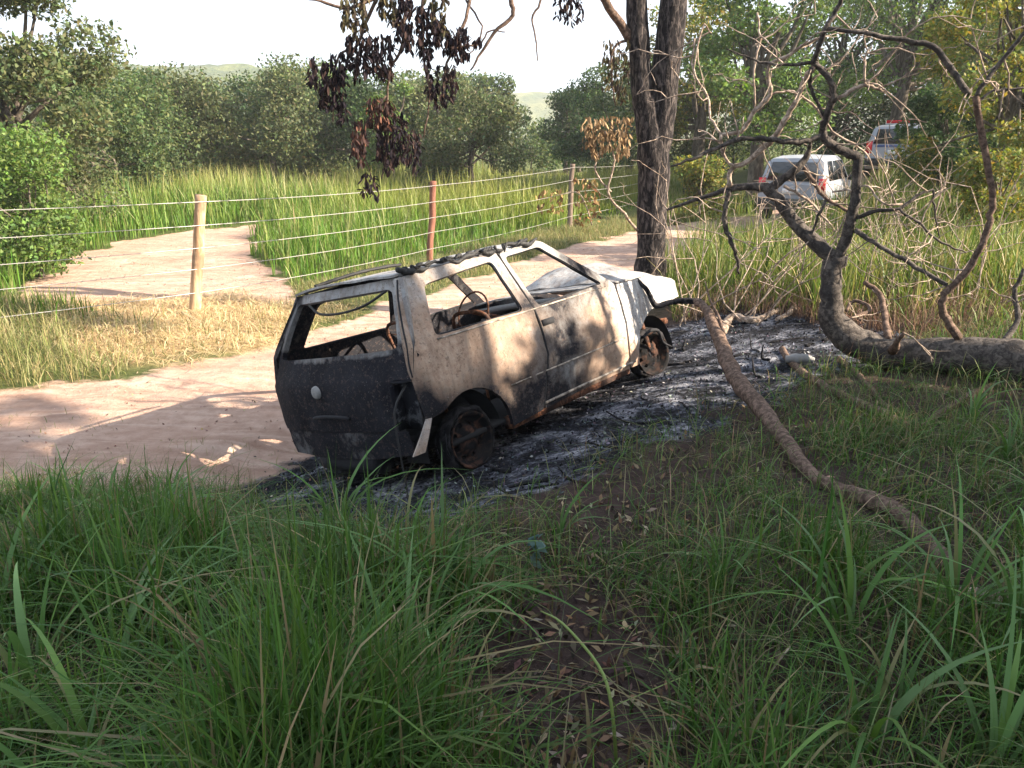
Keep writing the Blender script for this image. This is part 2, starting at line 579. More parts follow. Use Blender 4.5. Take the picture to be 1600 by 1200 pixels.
class Veg:
    def __init__(s): s.V = []; s.Q = []; s.T = []; s.C = []; s.n = 0
    def add(s, V, Q, T, C):
        s.V.append(V); s.C.append(C)
        if len(Q): s.Q.append(Q + s.n)
        if len(T): s.T.append(T + s.n)
        s.n += len(V)
    def obj(s, name, mat, parent=None, base=None, **k):
        V = np.concatenate(s.V)
        if base is not None: V = V - np.array(base)
        fl = ([np.concatenate(s.Q)] if s.Q else []) + ([np.concatenate(s.T)] if s.T else [])
        me = new_mesh(name, V, fl, False)
        set_col(me, 'tint', np.concatenate(s.C))
        return link(name, me, mat, parent, **k)


def pick(cols, n, jitter=.15):
    cols = np.array(cols, float)
    c = cols[RG.integers(0, len(cols), n)]
    return np.clip(c * (1 + RG.normal(0, jitter, (n, 1))) * (1 + RG.normal(0, jitter * .4, (n, 3))), .003, 1)


def leaves(P, size, cols, aspect=.55, up=.4, jitter=.2, hang=0.0):
    """rhombic leaves folded on the midrib at points P"""
    n_ = len(P)
    d = RG.normal(0, 1, (n_, 3)); d[:, 2] -= hang
    d /= np.linalg.norm(d, axis=1)[:, None]
    nr = RG.normal(0, 1, (n_, 3)); nr[:, 2] = np.abs(nr[:, 2]) + up
    sd = np.cross(d, nr); sd /= np.linalg.norm(sd, axis=1)[:, None] + 1e-9
    nn = np.cross(sd, d)
    L = (size * RG.uniform(.6, 1.35, n_))[:, None]
    V = np.stack([P - d * L * .5, P + sd * L * aspect * .5 + nn * L * .07, P + d * L * .5, P - sd * L * aspect * .5 + nn * L * .07], 1)
    C = np.repeat(pick(cols, n_, jitter)[:, None], 4, 1)
    base = (np.arange(n_) * 4)[:, None]
    return V.reshape(-1, 3), base + np.array([[0, 1, 2, 3]]), np.zeros((0, 3), int), C.reshape(-1, 3)


def clump_points(c, r, n_, shell=.55, flat=.8):
    d = RG.normal(0, 1, (n_, 3)); d /= np.linalg.norm(d, axis=1)[:, None]
    rr = (shell + (1 - shell) * RG.random(n_) ** .7)
    rr *= 1 + .35 * (np.sin(d[:, 0] * 5 + c[0] * 3) * np.sin(d[:, 1] * 6 + c[1]) * np.sin(d[:, 2] * 5 + c[2]))
    return np.array(c) + d * rr[:, None] * r * np.array([1, 1, flat])


def tree(name, label, loc, H, Wd, cols, n_leaf, leaf, trunk_h=.25, n_cl=16, group=None, bark=None, cr=.36, low=0.0, limbs=True, trunk_r=None, seed=0, cat='tree', flat=.8, lean=(0, 0)):
    rg = np.random.default_rng(seed + 100)
    x, y = loc
    z = hz(x, y) - .05
    if y > 24: n_leaf, leaf = int(n_leaf * 1.5), leaf * .8
    root = thing(name, label, cat, (x, y, z), group)
    tr = trunk_r or H * .028
    top = H * (trunk_h + (1 - trunk_h) * .45)
    mb = MB()
    wob = rg.normal(0, .05 * H * .3, (2, 2))
    tp = [(0, 0, -.1), (wob[0, 0] * .3, wob[0, 1] * .3, top * .35), (wob[0, 0] + lean[0] * .5, wob[0, 1] + lean[1] * .5, top * .7), (wob[1, 0] + lean[0], wob[1, 1] + lean[1], top)]
    mb.tube(tp, [tr * 1.25, tr, tr * .8, tr * .5], 7, 3, knot=.05, seed=seed)
    cl = []
    for i in range(n_cl):
        a = rg.uniform(0, 2 * math.pi); q = rg.random() ** .5
        zc = H * (low + trunk_h + (1 - trunk_h - low) * rg.uniform(.12, .86))
        prof = math.sin(math.pi * min(1, max(0.12, (zc / H - low * .6) ** .8))) ** .6
        rr = Wd * .5 * q * max(.35, prof)
        cl.append((rr * math.cos(a) + lean[0], rr * math.sin(a) + lean[1], zc, Wd * cr * .5 * rg.uniform(.65, 1.25)))
    for cx_, cy_, cz_, r_ in cl:
        if limbs:
            f_ = rg.uniform(.35, .95)
            s0 = np.array(tp[1]) * (1 - f_) + np.array(tp[3]) * f_
            md = (s0 + np.array([cx_, cy_, cz_])) / 2 + rg.normal(0, .05 * Wd, 3)
            mb.tube([s0, md, (cx_, cy_, cz_)], [tr * .42, tr * .27, tr * .1], 5, 2, cap=False)
    mb.obj('trunk', bark or M_BARK_GREY, root, True)
    vg = Veg()
    tot = sum(c_[3] ** 2 for c_ in cl)
    cols = np.array(cols)
    for cx_, cy_, cz_, r_ in cl:
        k = max(20, int(n_leaf * r_ ** 2 / tot))
        tone = rg.uniform(.75, 1.25)
        vg.add(*leaves(clump_points((cx_, cy_, cz_), r_, k, .45, flat), leaf, cols * tone))
    vg.obj('crown', M_LEAF, root)
    return root


G_FAR = [(.062, .10, .034), (.085, .12, .042), (.11, .135, .05), (.045, .08, .032)]
G_OLIVE = [(.085, .11, .045), (.11, .13, .055), (.06, .09, .038), (.13, .14, .065)]
G_DARK = [(.03, .06, .022), (.04, .075, .028), (.055, .09, .03)]
G_YEL = [(.17, .18, .04), (.12, .15, .035), (.24, .20, .05), (.09, .13, .03)]
G_FRESH = [(.09, .15, .035), (.12, .18, .045), (.07, .12, .035)]


# ------------------------------------------------------------------ trees beyond the field
def tree_at(px, Y, top, Wpx, cols, nl, leaf, label, group, seed, name='tree', **k):
    P = at(px, 215, Y)
    g = hz(P.x, Y)
    H = at(px, top, Y).z - g
    return tree(name, label, (P.x, Y), H, Wpx / F_PX * Y * 1.05, cols, nl, leaf, seed=seed, group=group, **k)


LINE = 'trees in the line beyond the grass field'
LBL = 'leafy green tree in the tree line beyond the grass field'
LBO = 'olive green rounded tree in the tree line beyond the grass field'
for i, (px, Y, top, wpx, cols, nl, lf, lb) in enumerate([
    (200, 31, 76, 190, G_FAR, 11000, .18, LBL), (285, 35, 88, 170, G_OLIVE, 9000, .2, LBO), (345, 41, 100, 150, G_FAR, 8000, .22, LBL),
    (425, 36, 80, 170, G_OLIVE, 10000, .2, LBO), (500, 42, 84, 170, G_FAR, 8500, .22, LBL), (560, 37, 112, 140, G_DARK, 7500, .2, LBL),
    (670, 38, 100, 150, G_OLIVE, 8500, .2, LBO), (738, 31, 134, 160, G_OLIVE, 9000, .17, LBO), (768, 47, 96, 80, G_FAR, 4200, .22, LBL),
    (885, 47, 126, 95, G_DARK, 5000, .22, LBL), (932, 41, 88, 110, G_DARK, 7000, .2, LBL), (985, 37, 44, 120, G_FAR, 7500, .19, LBL)]):
    tree_at(px, Y, top, wpx, cols, nl, lf, lb, LINE + (' with rounded olive crowns' if lb == LBO else ''), 20 + i, trunk_h=.12, low=-.02, n_cl=20, cr=.42)
for i, (px, top) in enumerate([(150, 92), (250, 98), (325, 112), (395, 104), (465, 100), (540, 108), (640, 112), (715, 118), (905, 118)]):
    tree_at(px, 54 + (i % 3) * 2, top, 130, G_DARK, 4000, .3, 'dark crown filling the shadowed gaps between the nearer trees of the tree line', 'dark trees behind the tree line', 220 + i, trunk_h=.1, n_cl=18, cr=.42)  # dark leaf colour put in for the shade between the nearer crowns
tree_at(612, 33, 92, 75, G_FRESH, 4500, .18, 'young light green tree with a pointed top among the darker trees beyond the field', None, 51, trunk_h=.15, n_cl=14, cr=.45)
tree_at(18, 17, -150, 300, G_OLIVE, 26000, .115, 'tall tree with spreading leafy limbs at the overgrown end of the field', None, 52, trunk_h=.16, n_cl=30, cr=.3)
tree_at(118, 25, 66, 190, G_FAR, 14000, .15, 'broad green tree beside the tall spreading tree at the field edge', None, 53, trunk_h=.08, n_cl=24, cr=.38)
for i, (px, Y, top, wpx, cols, lb) in enumerate([
    (25, 14.0, 196, 190, G_FRESH, 'bright green leafy bush at the foot of the tall spreading tree'),
    (95, 19.5, 168, 170, G_OLIVE, 'pale olive bush with drooping sprays beside the field'),
    (830, 52, 182, 90, G_FAR, 'low green bush in the gap where the distant hill shows')]):
    tree_at(px, Y, top, wpx, cols, 11000 if Y < 30 else 2500, .085 if Y < 30 else .25, lb, None, 60 + i, name='bush', trunk_h=.05, low=0, n_cl=16, cr=.5, cat='bush', trunk_r=.05)
for i, (px, Y, top, wpx, cols, lb) in enumerate([
    (1075, 33, 110, 130, G_OLIVE, 'olive bush beside the scorched trunk, far beyond the track'), (1150, 38, 95, 150, G_FAR, 'spreading bush beyond the bend of the track'),
    (1225, 44, 100, 150, G_FAR, 'mid green bush beyond the silver estate car'), (1320, 34, 70, 150, G_DARK, 'dark rounded bush standing between the two parked cars'),
    (1420, 36, 60, 170, G_FAR, 'mid green bush behind the car with red roof lights'), (1520, 27, 90, 170, G_OLIVE, 'olive bush behind the dark green sapling'),
    (1600, 22, 60, 180, G_YEL, 'yellowing bush under the tree with yellowing leaves'), (1500, 19, 205, 110, G_YEL, 'low yellowing bush at the foot of the dark green sapling'),
    (1100, 24, 235, 80, G_YEL, 'low yellowing bush by the bend of the track'), (1575, 13.5, 215, 130, G_YEL, 'straggly yellow-green bush behind the fallen trunk')]):
    tree_at(px, Y, top, wpx, cols, 5200, .085 if Y < 16 else .11 if Y < 26 else .2, lb, None, 160 + i, name='bush', trunk_h=.06, low=0, n_cl=20, cr=.44, cat='bush', trunk_r=.05)
RG_ = 'tall trees behind the parked silver cars'
for i, (px, Y, top, wpx, cols, nl, lf) in enumerate([
    (1090, 31, -70, 190, G_YEL, 6500, .2), (1185, 27, -110, 210, G_FRESH, 8500, .18), (1300, 36, -60, 230, G_FAR, 8500, .2),
    (1395, 29, -160, 250, G_FRESH, 11000, .16), (1500, 33, -140, 260, G_FRESH, 9500, .2), (1610, 27, -200, 250, G_YEL, 9000, .16)]):
    tree_at(px, Y, top, wpx, cols, nl, lf, 'tall leafy tree behind the parked silver cars', RG_, 80 + i, trunk_h=.2, n_cl=26, cr=.32, flat=.7)
tree_at(1565, 15.5, -170, 270, G_YEL, 15000, .10, 'tree with yellowing leaves overhanging the fallen trunk', None, 91, trunk_h=.12, n_cl=34, cr=.24, trunk_r=.09)
tree_at(1478, 17.5, 112, 130, G_DARK, 7000, .10, 'dark green sapling in front of the car with the red roof lights', None, 92, name='sapling', trunk_h=.25, n_cl=18, cr=.36, cat='sapling', trunk_r=.035)

# trees standing beside the lens, out of the picture, whose shade lies over the verge and the wreck; the last is added to darken the near grass
for i, (x, y, H, Wd, nl, th) in enumerate([(9.5, -3.2, 9.5, 5.6, 7000, .22), (10.5, -.4, 8.5, 5.0, 7000, .22), (9.2, 1.2, 7.0, 3.6, 3800, .22), (10.8, 2.2, 10.4, 3.0, 2000, .80), (13.5, -1.6, 11, 5.5, 6500, .22), (15.5, .4, 11.5, 4.4, 4200, .3), (7.2, -.6, 5.6, 3.6, 3600, .22), (8.4, 3.5, 6.4, 2.6, 520, .3), (1.8, -2.6, 8.0, 6.5, 5200, .42)]):
    tree('shade_tree', 'unseen shade tree standing on the verge across from the fallen trunk', (x, y), H, Wd, G_FAR, nl, .30, seed=120 + i, trunk_h=th, n_cl=26 if i != 7 else 9, cr=.36 if i != 7 else .3, group='shade trees on the verge')


# ------------------------------------------------------------------ wire fence
M_POST = mat_bark('post_wood', (.30, .19, .11), (.58, .40, .25), 14, (1, 1, .12), bstr=.5, bdist=.01, third=(.22, .15, .10))
M_POST_RED = mat_bark('red_post_wood', (.16, .07, .05), (.28, .13, .09), 14, (1, 1, .12), bstr=.5, bdist=.01)
M_POST_GREY = mat_bark('grey_post_wood', (.10, .075, .06), (.24, .18, .14), 14, (1, 1, .12), bstr=.5, bdist=.01)
M_WIRE = mat_plain('wire', (.45, .43, .41), .45, .3, .1, 60, 0)
fb = gp(305, 498)
fence = thing('wire_fence', 'five-strand wire fence on rough wooden posts along the dirt track', 'fence', (fb[0], fb[1], hz(*fb)))
FB = np.array(fence.location)
POSTS = []          # base, top, radius, material
for (bx, by), tpx, mat_, r_, tp_h in [((-9.6, 6.6), None, M_POST, .075, 1.72), (fb, (314, 305), M_POST, .078, None), (gp(671, 412), (677, 283), M_POST_RED, .066, None), (gp(889, 358), (895, 256), M_POST_GREY, .07, None), ((4.4, 27.2), None, M_POST_GREY, .07, 1.6)]:
    g = hz(bx, by)
    top = np.array([bx + .02, by, g + tp_h]) if tpx is None else np.array(at(*tpx, by))
    POSTS.append((np.array([bx, by, g]), top, r_, mat_))
for i, (b, t, r_, mat_) in enumerate(POSTS):
    d = t - b
    pt = [b - d * .12, b + d * .02, b + d * .3, b + d * .55, b + d * .8, t]
    rg = np.random.default_rng(i)
    for k in range(1, 5): pt[k] = pt[k] + np.append(rg.normal(0, .008, 2), 0)
    MB().tube(pt, [r_ * 1.1, r_ * 1.05, r_ * .95, r_ * 1.0, r_ * .92, r_ * .95], 12, 4, knot=.025, seed=i).obj('post', mat_, fence, True, FB)
FR = [.95, .76, .575, .40, .20]
for k, fr in enumerate(FR):
    mb = MB()
    pts = []
    for i in range(len(POSTS) - 1):
        a = POSTS[i]; c_ = POSTS[i + 1]
        pa = a[0] + (a[1] - a[0]) * fr; pb = c_[0] + (c_[1] - c_[0]) * fr
        dv = (pb - pa); nrm = np.array([dv[1], -dv[0], 0]); nrm /= np.linalg.norm(nrm)
        for t in np.linspace(0, 1, 9)[:-1 if i < len(POSTS) - 2 else None]:
            q = pa + dv * t + nrm * a[2] * 1.02
            q[2] -= .05 * 4 * t * (1 - t) * (.6 + .3 * k / 4)
            pts.append(q)
    mb.tube(pts, .0042, 5, 1)
    # barbs
    P = np.array(pts)
    for i in range(len(P) - 1):
        L = np.linalg.norm(P[i + 1] - P[i])
        for t in np.arange(.1, 1, .16 / max(L, .2)):
            q = P[i] + (P[i + 1] - P[i]) * t
            if q[1] > 16: continue
            mb.tube([q + (-.014, 0, -.016), q + (.014, 0, .016)], .0035, 3, 1, cap=False)
    mb.obj('wire', M_WIRE, fence, True, FB)


# ------------------------------------------------------------------ the burnt-out hatchback
def dens(poly, res):
    out = []
    for i in range(len(poly)):
        a = np.array(poly[i], float); b = np.array(poly[(i + 1) % len(poly)], float)
        k = max(1, int(round(np.linalg.norm(b - a) / res)))
        out += [tuple(a + (b - a) * t / k) for t in range(k)]
    return out


def rounded(poly, r, k=4):
    """polygon with its corners rounded off"""
    out = []
    n_ = len(poly)
    for i in range(n_):
        p0, p1, p2 = (np.array(poly[j % n_], float) for j in (i - 1, i, i + 1))
        a = p0 - p1; b = p2 - p1
        la, lb = np.linalg.norm(a), np.linalg.norm(b)
        rr = min(r, la * .45, lb * .45)
        A = p1 + a / la * rr; B = p1 + b / lb * rr
        for t in np.linspace(0, 1, k):
            out.append(tuple((1 - t) ** 2 * A + 2 * t * (1 - t) * p1 + t * t * B))
    return out


def sheet(outline, holes, res, fn):
    vs, es = [], []
    for lp in [outline] + holes:
        d = dens(lp, res)
        s0 = len(vs)
        vs += d
        es += [(s0 + i, s0 + (i + 1) % len(d)) for i in range(len(d))]
    O = np.array(outline)
    x0, y0 = O.min(0); x1, y1 = O.max(0)
    gx_, gy_ = np.meshgrid(np.arange(x0 + res / 2, x1, res), np.arange(y0 + res / 2, y1, res))
    gx_ = gx_.ravel() + RG.uniform(-.1, .1, gx_.size) * res; gy_ = gy_.ravel() + RG.uniform(-.1, .1, gy_.size) * res
    ok = poly_sd(gx_, gy_, outline) < -res * .45
    for h_ in holes: ok &= poly_sd(gx_, gy_, h_) > res * .45
    vs += list(zip(gx_[ok], gy_[ok]))
    V2, E2, F2, *_ = delaunay_2d_cdt([Vector(v) for v in vs], es, [], 0, 1e-5)
    V2 = np.array([tuple(v) for v in V2])
    T = np.array([f for f in F2 if len(f) == 3])
    c_ = V2[T].mean(1)
    ok = poly_sd(c_[:, 0], c_[:, 1], outline) < 0
    for h_ in holes: ok &= poly_sd(c_[:, 0], c_[:, 1], h_) > 0
    T = T[ok]
    return np.array([fn(u, v) for u, v in V2]), T, V2


def crumple(x, y, z, a, f=3.0, s=0.0):
    return a * mnoise.noise(Vector((x * f + s, y * f, z * f))) + a * .45 * mnoise.noise(Vector((x * f * 2.7 + s, y * f * 2.7 + 7, z * f * 2.7)))


def panel(name, parent, outline, holes, fn, sootfn, thick=.012, res=.035, mat=None, flip=False, label=None):
    V, T, V2 = sheet(outline, holes, res, fn)
    if flip: T = T[:, ::-1]
    me = new_mesh(name, V, T, True)
    C = np.array([sootfn(*v) for v in V])
    set_col(me, 'burn', C)
    o = link(name, me, mat or M_METAL, parent, label=label)
    sm = o.modifiers.new('thick', 'SOLIDIFY'); sm.thickness = thick; sm.offset = -1
    es = o.modifiers.new('edges', 'EDGE_SPLIT'); es.split_angle = rad(38)
    return o


# burn: R soot and the shade painted on the door, G heat-bleached oxide (pinkish tan), B rust
m, n, p = mat_new('burnt_sheet_metal')
a_ = N(n, 'ShaderNodeAttribute', attribute_name='burn')
sp_ = n.nodes.new('ShaderNodeSeparateColor')
n.links.new(a_.outputs['Color'], sp_.inputs[0])
n1 = tex_noise(n, 3.2, 6, .65, dist=.5); n2 = tex_noise(n, 15, 6, .7); n3 = tex_noise(n, 95, 4, .7)
white = ramp(n, n2, (.3, (.30, .30, .30)), (.7, (.56, .55, .54)))
oxide = ramp(n, n2, (.3, (.24, .155, .115)), (.5, (.38, .27, .20)), (.72, (.52, .41, .325)))
rust = ramp(n, n2, (.3, (.10, .042, .025)), (.7, (.24, .115, .065)))
soot = ramp(n, n1, (.3, (.006, .006, .009)), (.7, (.020, .020, .025)))
streak = tex_noise(n, 9, 5, .6, stretch=(2.2, 2.2, .35))


def thr(src, a=.35, b=.65, k1=.8, k2=.5):
    v_ = math_n(n, 'ADD', src, math_n(n, 'MULTIPLY', math_n(n, 'SUBTRACT', n1, .5), k1))
    v_ = math_n(n, 'ADD', v_, math_n(n, 'MULTIPLY', math_n(n, 'SUBTRACT', n2, .5), k2))
    return ramp(n, v_, (a, 0.0), (b, 1.0))


c = mixc(n, thr(sp_.outputs[1]), white, oxide)
c = mixc(n, ramp(n, streak, (.36, .5), (.56, 0.0)), c, (.22, .16, .125))
c = mixc(n, thr(sp_.outputs[2], .45, .7), c, rust)
c = mixc(n, thr(sp_.outputs[0], .22, .95, .95, .75), c, soot)
n4 = tex_noise(n, 38, 5, .75)
c = mixc(n, ramp(n, n4, (.54, 0.0), (.64, .6)), c, (.085, .06, .05))
# flakes: pale ash specks and dark pits everywhere
c = mixc(n, ramp(n, n3, (.60, 0.0), (.70, .55)), c, (.05, .045, .042))
c = mixc(n, ramp(n, n3, (.27, .45), (.36, 0.0)), c, (.60, .57, .52))
n.links.new(c, p.inputs['Base Color'])
p.inputs['Roughness'].default_value = .8
p.inputs['Specular IOR Level'].default_value = .12
bump(n, p, math_n(n, 'ADD', n2, math_n(n, 'MULTIPLY', n3, .5)), .35, .008)
M_METAL = m
M_SOOT = mat_plain('soot_metal', (.012, .012, .015), .9, 0, .5, 18, .5)
M_RUST = mat_bark('rusted_steel', (.055, .026, .018), (.26, .12, .07), 24, (1, 1, 1), bstr=.5, bdist=.006, third=(.03, .026, .026))
M_SCALE = mat_bark('sooty_scale', (.010, .010, .013), (.17, .175, .19), 9, (1, 1, 1), bstr=.4, bdist=.006, lo=.5, hi=.72)
M_MELT = mat_plain('melted_rubber', (.012, .012, .013), .7, 0, .4, 30, .8)
M_INSIDE = mat_plain('burnt_interior', (.018, .017, .018), .9, 0, .6, 9, .6)
M_SCALE2 = mat_bark('pale_scale', (.10, .085, .075), (.46, .40, .34), 16, (1, 1, 1), bstr=.4, bdist=.004, lo=.36, hi=.62)
M_RIM = mat_bark('burnt_rim', (.007, .007, .008), (.09, .045, .03), 12, (1, 1, 1), bstr=.5, bdist=.006, lo=.47, hi=.66, third=(.012, .012, .013))
M_ASHW = mat_plain('ash_crust', (.24, .235, .23), .95, 0, .35, 24, .7)

car = thing('burnt_car', 'burnt-out hatchback, charred and windowless, tilted on the verge beside the dirt track', 'car')
car.matrix_world = CAR_M


def side_y(x, z, sg=-1):
    if z < .96:
        w = .742 + .028 * math.sin(math.pi * (z - .2) / .76)
        w -= .012 if .485 < z < .515 else 0
    else:
        w = .742 - .165 * (z - .96) / .40
    if x > 1.7: w -= .085 * ((x - 1.7) / 1.17) ** 2
    if x < .1: w -= .045 * ((.1 - x) / .6) ** 2
    if sg > 0: w += .10 * max(0, min(1, (.5 - x) / .9)) * (1 if z < .98 else max(0, 1 - (z - .98) / .36))
    return w


def lerp_pts(pts, v):
    for (a, fa), (b, fb_) in zip(pts, pts[1:]):
        if v <= b: return fa + (fb_ - fa) * max(0, (v - a) / (b - a))
    return pts[-1][1]


def rear_x(y, z):
    x = lerp_pts([(.2, -.585), (.5, -.60), (.76, -.585), (.97, -.50), (1.38, -.30)], z)
    q = abs(y) / (.72 if y < 0 else .86)
    return x + .10 * q ** 4 + .025 * q ** 2


def gauss(x, z, cx, cz, sx, sz):
    return math.exp(-((x - cx) / sx) ** 2 - ((z - cz) / sz) ** 2)


def soot_shade_side(x, y, z):
    s = .30 + .6 * gauss(x, z, 1.05, .66, .34, .34) + .5 * gauss(x, z, .55, .42, .3, .25) + .75 * gauss(x, z, -.06, .42, .34, .24) + .45 * gauss(x, z, .95, 1.0, .5, .08)  # middle of the door: soot plus shade painted into the same dark patch
    s += .75 * gauss(x, z, 1.5, 1.2, .25, .2) + .5 * gauss(x, z, -.42, .62, .1, .2) + .2 * gauss(x, z, .68, 1.15, .1, .3)
    s -= .45 * gauss(x, z, 2.2, .75, .42, .35) + .25 * gauss(x, z, -.2, .78, .25, .2)
    ox = .85 * gauss(x, z, .1, .75, .65, .5) + .55 * gauss(x, z, 1.5, .6, .35, .4) + .45 * gauss(x, z, 1.6, .3, .6, .15) + .25 - .5 * gauss(x, z, 2.35, .7, .4, .4)
    ru = .30 * gauss(x, z, 1.3, .25, .9, .06) + .3 * gauss(x, z, 1.0, .62, .12, .08) + .35 * gauss(x, z, 2.0, .3, .15, .2)
    s += .55 * max(0, min(1, (.5 - z) / .25)) * max(0, min(1, (1.7 - x) / .8)) + .25 * gauss(x, z, -.35, .55, .2, .15)
    if y > 0: s = min(1, s + .85)
    return (max(0, min(1, s)), max(0, min(1, ox)), ru)


def soot_in(x, y, z): return (.8, .3, .2)


AX_R, AX_F, AXZ = -.06, 2.345, .245


def arc(cx, cz, r, a0, a1, k):
    return [(cx + r * math.cos(rad(a)), cz + r * math.sin(rad(a))) for a in np.linspace(a0, a1, k)]


for sgn in (-1, 1):
    fn = lambda x, z: (x, sgn * (side_y(x, z, sgn) + crumple(x, 3 * sgn, z, .011, 3.2)), z + .006 * crumple(x, 9, z, 1, 2))
    fl = sgn > 0
    quarter = [(-.285, 1.375), (.665, 1.405), (.685, 1.345), (.745, .96), (.765, .62), (.70, .42), (.63, .245), (.305, .225)] + arc(AX_R, .225, .36, 2, 128, 14) + [(-.44, .485), (-.455, .60), (-.47, .76), (-.445, .98), (-.29, 1.34)]
    qwin = rounded([(-.10, 1.30), (.59, 1.345), (.645, .965), (-.205, .975)], .045)
    qwin = qwin[::-1]
    panel('quarter_panel', car, quarter, [qwin], fn, soot_shade_side, .03, flip=fl)
    door = [(.685, 1.402), (1.13, 1.425), (1.205, 1.40), (1.735, 1.0), (1.80, .95), (1.81, .62), (1.79, .245), (.655, .248), (.722, .42), (.785, .62), (.765, .96), (.705, 1.345)]
    dwin = rounded([(.74, 1.35), (1.135, 1.372), (1.64, .985), (.81, .965)], .04)
    dr = panel('door', car, door, [dwin[::-1]], fn, soot_shade_side, .032, flip=fl)
    # handle recess and lock
    hb = MB()
    hb.box((.86, sgn * (side_y(.86, .84) + .004), .84), (.13, .016, .045))
    hb.obj('handle', M_SOOT, dr)
    fender = [(1.83, .945), (2.05, .935), (2.30, .93), (2.58, .89), (2.80, .835), (2.865, .80), (2.87, .655), (2.62, .645)] + arc(AX_F, .255, .395, 74, 180, 14) + [(1.93, .24), (1.815, .245), (1.835, .62)]
    panel('fender', car, fender, [], fn, soot_shade_side, .012, flip=fl)
    # inner wheel house behind the arch
    for ax in (AX_R, AX_F):
        mb = MB()
        A = np.linspace(rad(-5), rad(185), 18)
        Vv = []
        for a in A:
            for yy in (.64, .42):
                Vv.append((ax + .35 * math.cos(a), sgn * yy, .23 + .35 * math.sin(a)))
        k = np.arange(17)
        mb.add(Vv, np.stack([2 * k, 2 * k + 1, 2 * k + 3, 2 * k + 2], 1))
        dk = [(ax, sgn * .42, .23)] + [(ax + .35 * math.cos(a), sgn * .42, .23 + .35 * math.sin(a)) for a in A]
        mb.add(dk, [], [[0, i + 1, i + 2] for i in range(17)])
        mb.obj('wheel_house', M_INSIDE, car)
    # sill box
    MB().box((1.05, sgn * .70, .245), (1.5, .075, .085)).obj('sill', M_RUST, car)

# roof with its drooping, heat-warped skin
def roof_fn(x, y):
    w = .60 - .0
    return (x, y, 1.385 + .022 * (x + .3) / 1.4 + .035 * (1 - (y / .6) ** 2) + crumple(x, y, 0, .012, 2.6) - .02 * math.exp(-((x - .4) / .4) ** 2 - (y / .3) ** 2))


def soot_roof(x, y, z):
    return (.30 + .3 * (abs(y) > .5) + .15 * math.sin(x * 5), .12, .05)


panel('roof', car, rounded([(-.31, -.555), (1.14, -.575), (1.185, 0), (1.14, .575), (-.31, .555), (-.335, 0)], .05), [], roof_fn, soot_roof, .014, .05)
for sgn in (-1, 1):
    mb = MB()
    rg = np.random.default_rng(3 + sgn)
    if sgn < 0:
        pts = [(x, -.575 + rg.normal(0, .006), 1.402 + .02 * (x + .3) / 1.4 + .014 * math.sin(x * 17) + .008 * math.sin(x * 41)) for x in np.linspace(-.27, 1.13, 40)]
        mb.tube(pts, np.interp(np.linspace(0, 1, 40), np.linspace(0, 1, 12), np.clip(rg.normal(.016, .005, 12), .007, .026)), 7, 3, knot=.09, seed=3)
        for x in np.linspace(-.2, 1.0, 22):
            q = (x + rg.normal(0, .02), -.575 + rg.normal(0, .012), 1.415 + .02 * (x + .3) / 1.4)
            mb.tube([q, (q[0] + rg.normal(0, .03), q[1] - .012, q[2] + .01), (q[0] + rg.normal(0, .05), q[1] - .02, q[2] - abs(rg.normal(.015, .012)))], [.014, .013, .006], 5, 2)
    else:
        pts = [(x, .565, 1.415 + .02 * (x + .3) / 1.4 + .03 * max(0, math.sin((x + .1) * 3.0))) for x in np.linspace(-.1, .75, 14)]
        mb.tube(pts, .014, 5, 2, knot=.1)
    mb.obj('roof_trim', M_MELT, car, True, label='melted black rubber roof trim')

# tailgate
def tail_fn(y, z): return (rear_x(y, z) + crumple(.3, y, z, .010, 3.4), y, z)


def soot_tail(x, y, z):
    if z > .93:
        s = .40 + .4 * (y > .45) + .35 * (1.0 > z)
        return (s, .15, .05)
    return (1.15 - .2 * gauss(y, z, -.62, .6, .1, .12), .2, .05)


tg = [(-.585, 1.375), (-.60, 1.34), (-.715, .98), (-.725, .765), (-.60, .775), (-.585, .46), (.70, .46), (.785, .62), (.825, .765), (.80, .98), (.615, 1.34), (.585, 1.375)]
rwin = rounded([(-.515, 1.315), (.53, 1.315), (.70, .95), (-.625, .955)], .05)
gate = panel('tailgate', car, tg, [rwin], tail_fn, soot_tail, .035, flip=True)
eb = MB()
Mx = Matrix.Translation((rear_x(.15, .74) - .012, .13, .735)) @ Matrix.Rotation(rad(-90), 4, 'Y')
eb.lathe([(0.001, .012), (.03, .014), (.042, .006), (.046, -.01)], 18, Mx)
eb.obj('badge_disc', M_ASHW, gate, True, label='pale round badge plate on the sooty tailgate')
lg = MB()
lg.tube([(-.615, -.2, .56), (-.63, -.1, .575), (-.63, .1, .575), (-.615, .2, .56)], .012, 5, 3)
lg.obj('grab_rail', M_SOOT, gate, True)
# hanging window seal across the rear opening
MB().tube([(-.34, .34, 1.30), (-.40, .15, 1.235), (-.42, -.1, 1.22), (-.40, -.35, 1.245), (-.34, -.52, 1.31)], .009, 6, 5).obj('window_seal', M_MELT, gate, True, label='burnt window seal sagging across the rear opening')

# light boxes either side of the tailgate
for sgn in (-1,):
    mb = MB()
    xo = -.455
    mb.box((xo + .0, sgn * .645, .60), (.03, .15, .30))
    mb.box((xo - .05, sgn * .590, .60), (.09, .012, .28))
    mb.box((xo - .04, sgn * .655, .762), (.08, .13, .012))
    mb.obj('tail_light_housing', M_SCALE, car, label='empty tail light housing')

# rear valance and torn bumper corner
def val_fn(y, z): return (-.585 + .06 * (abs(y) / .72) ** 3 + crumple(.1, y, z, .016, 5), y, z)


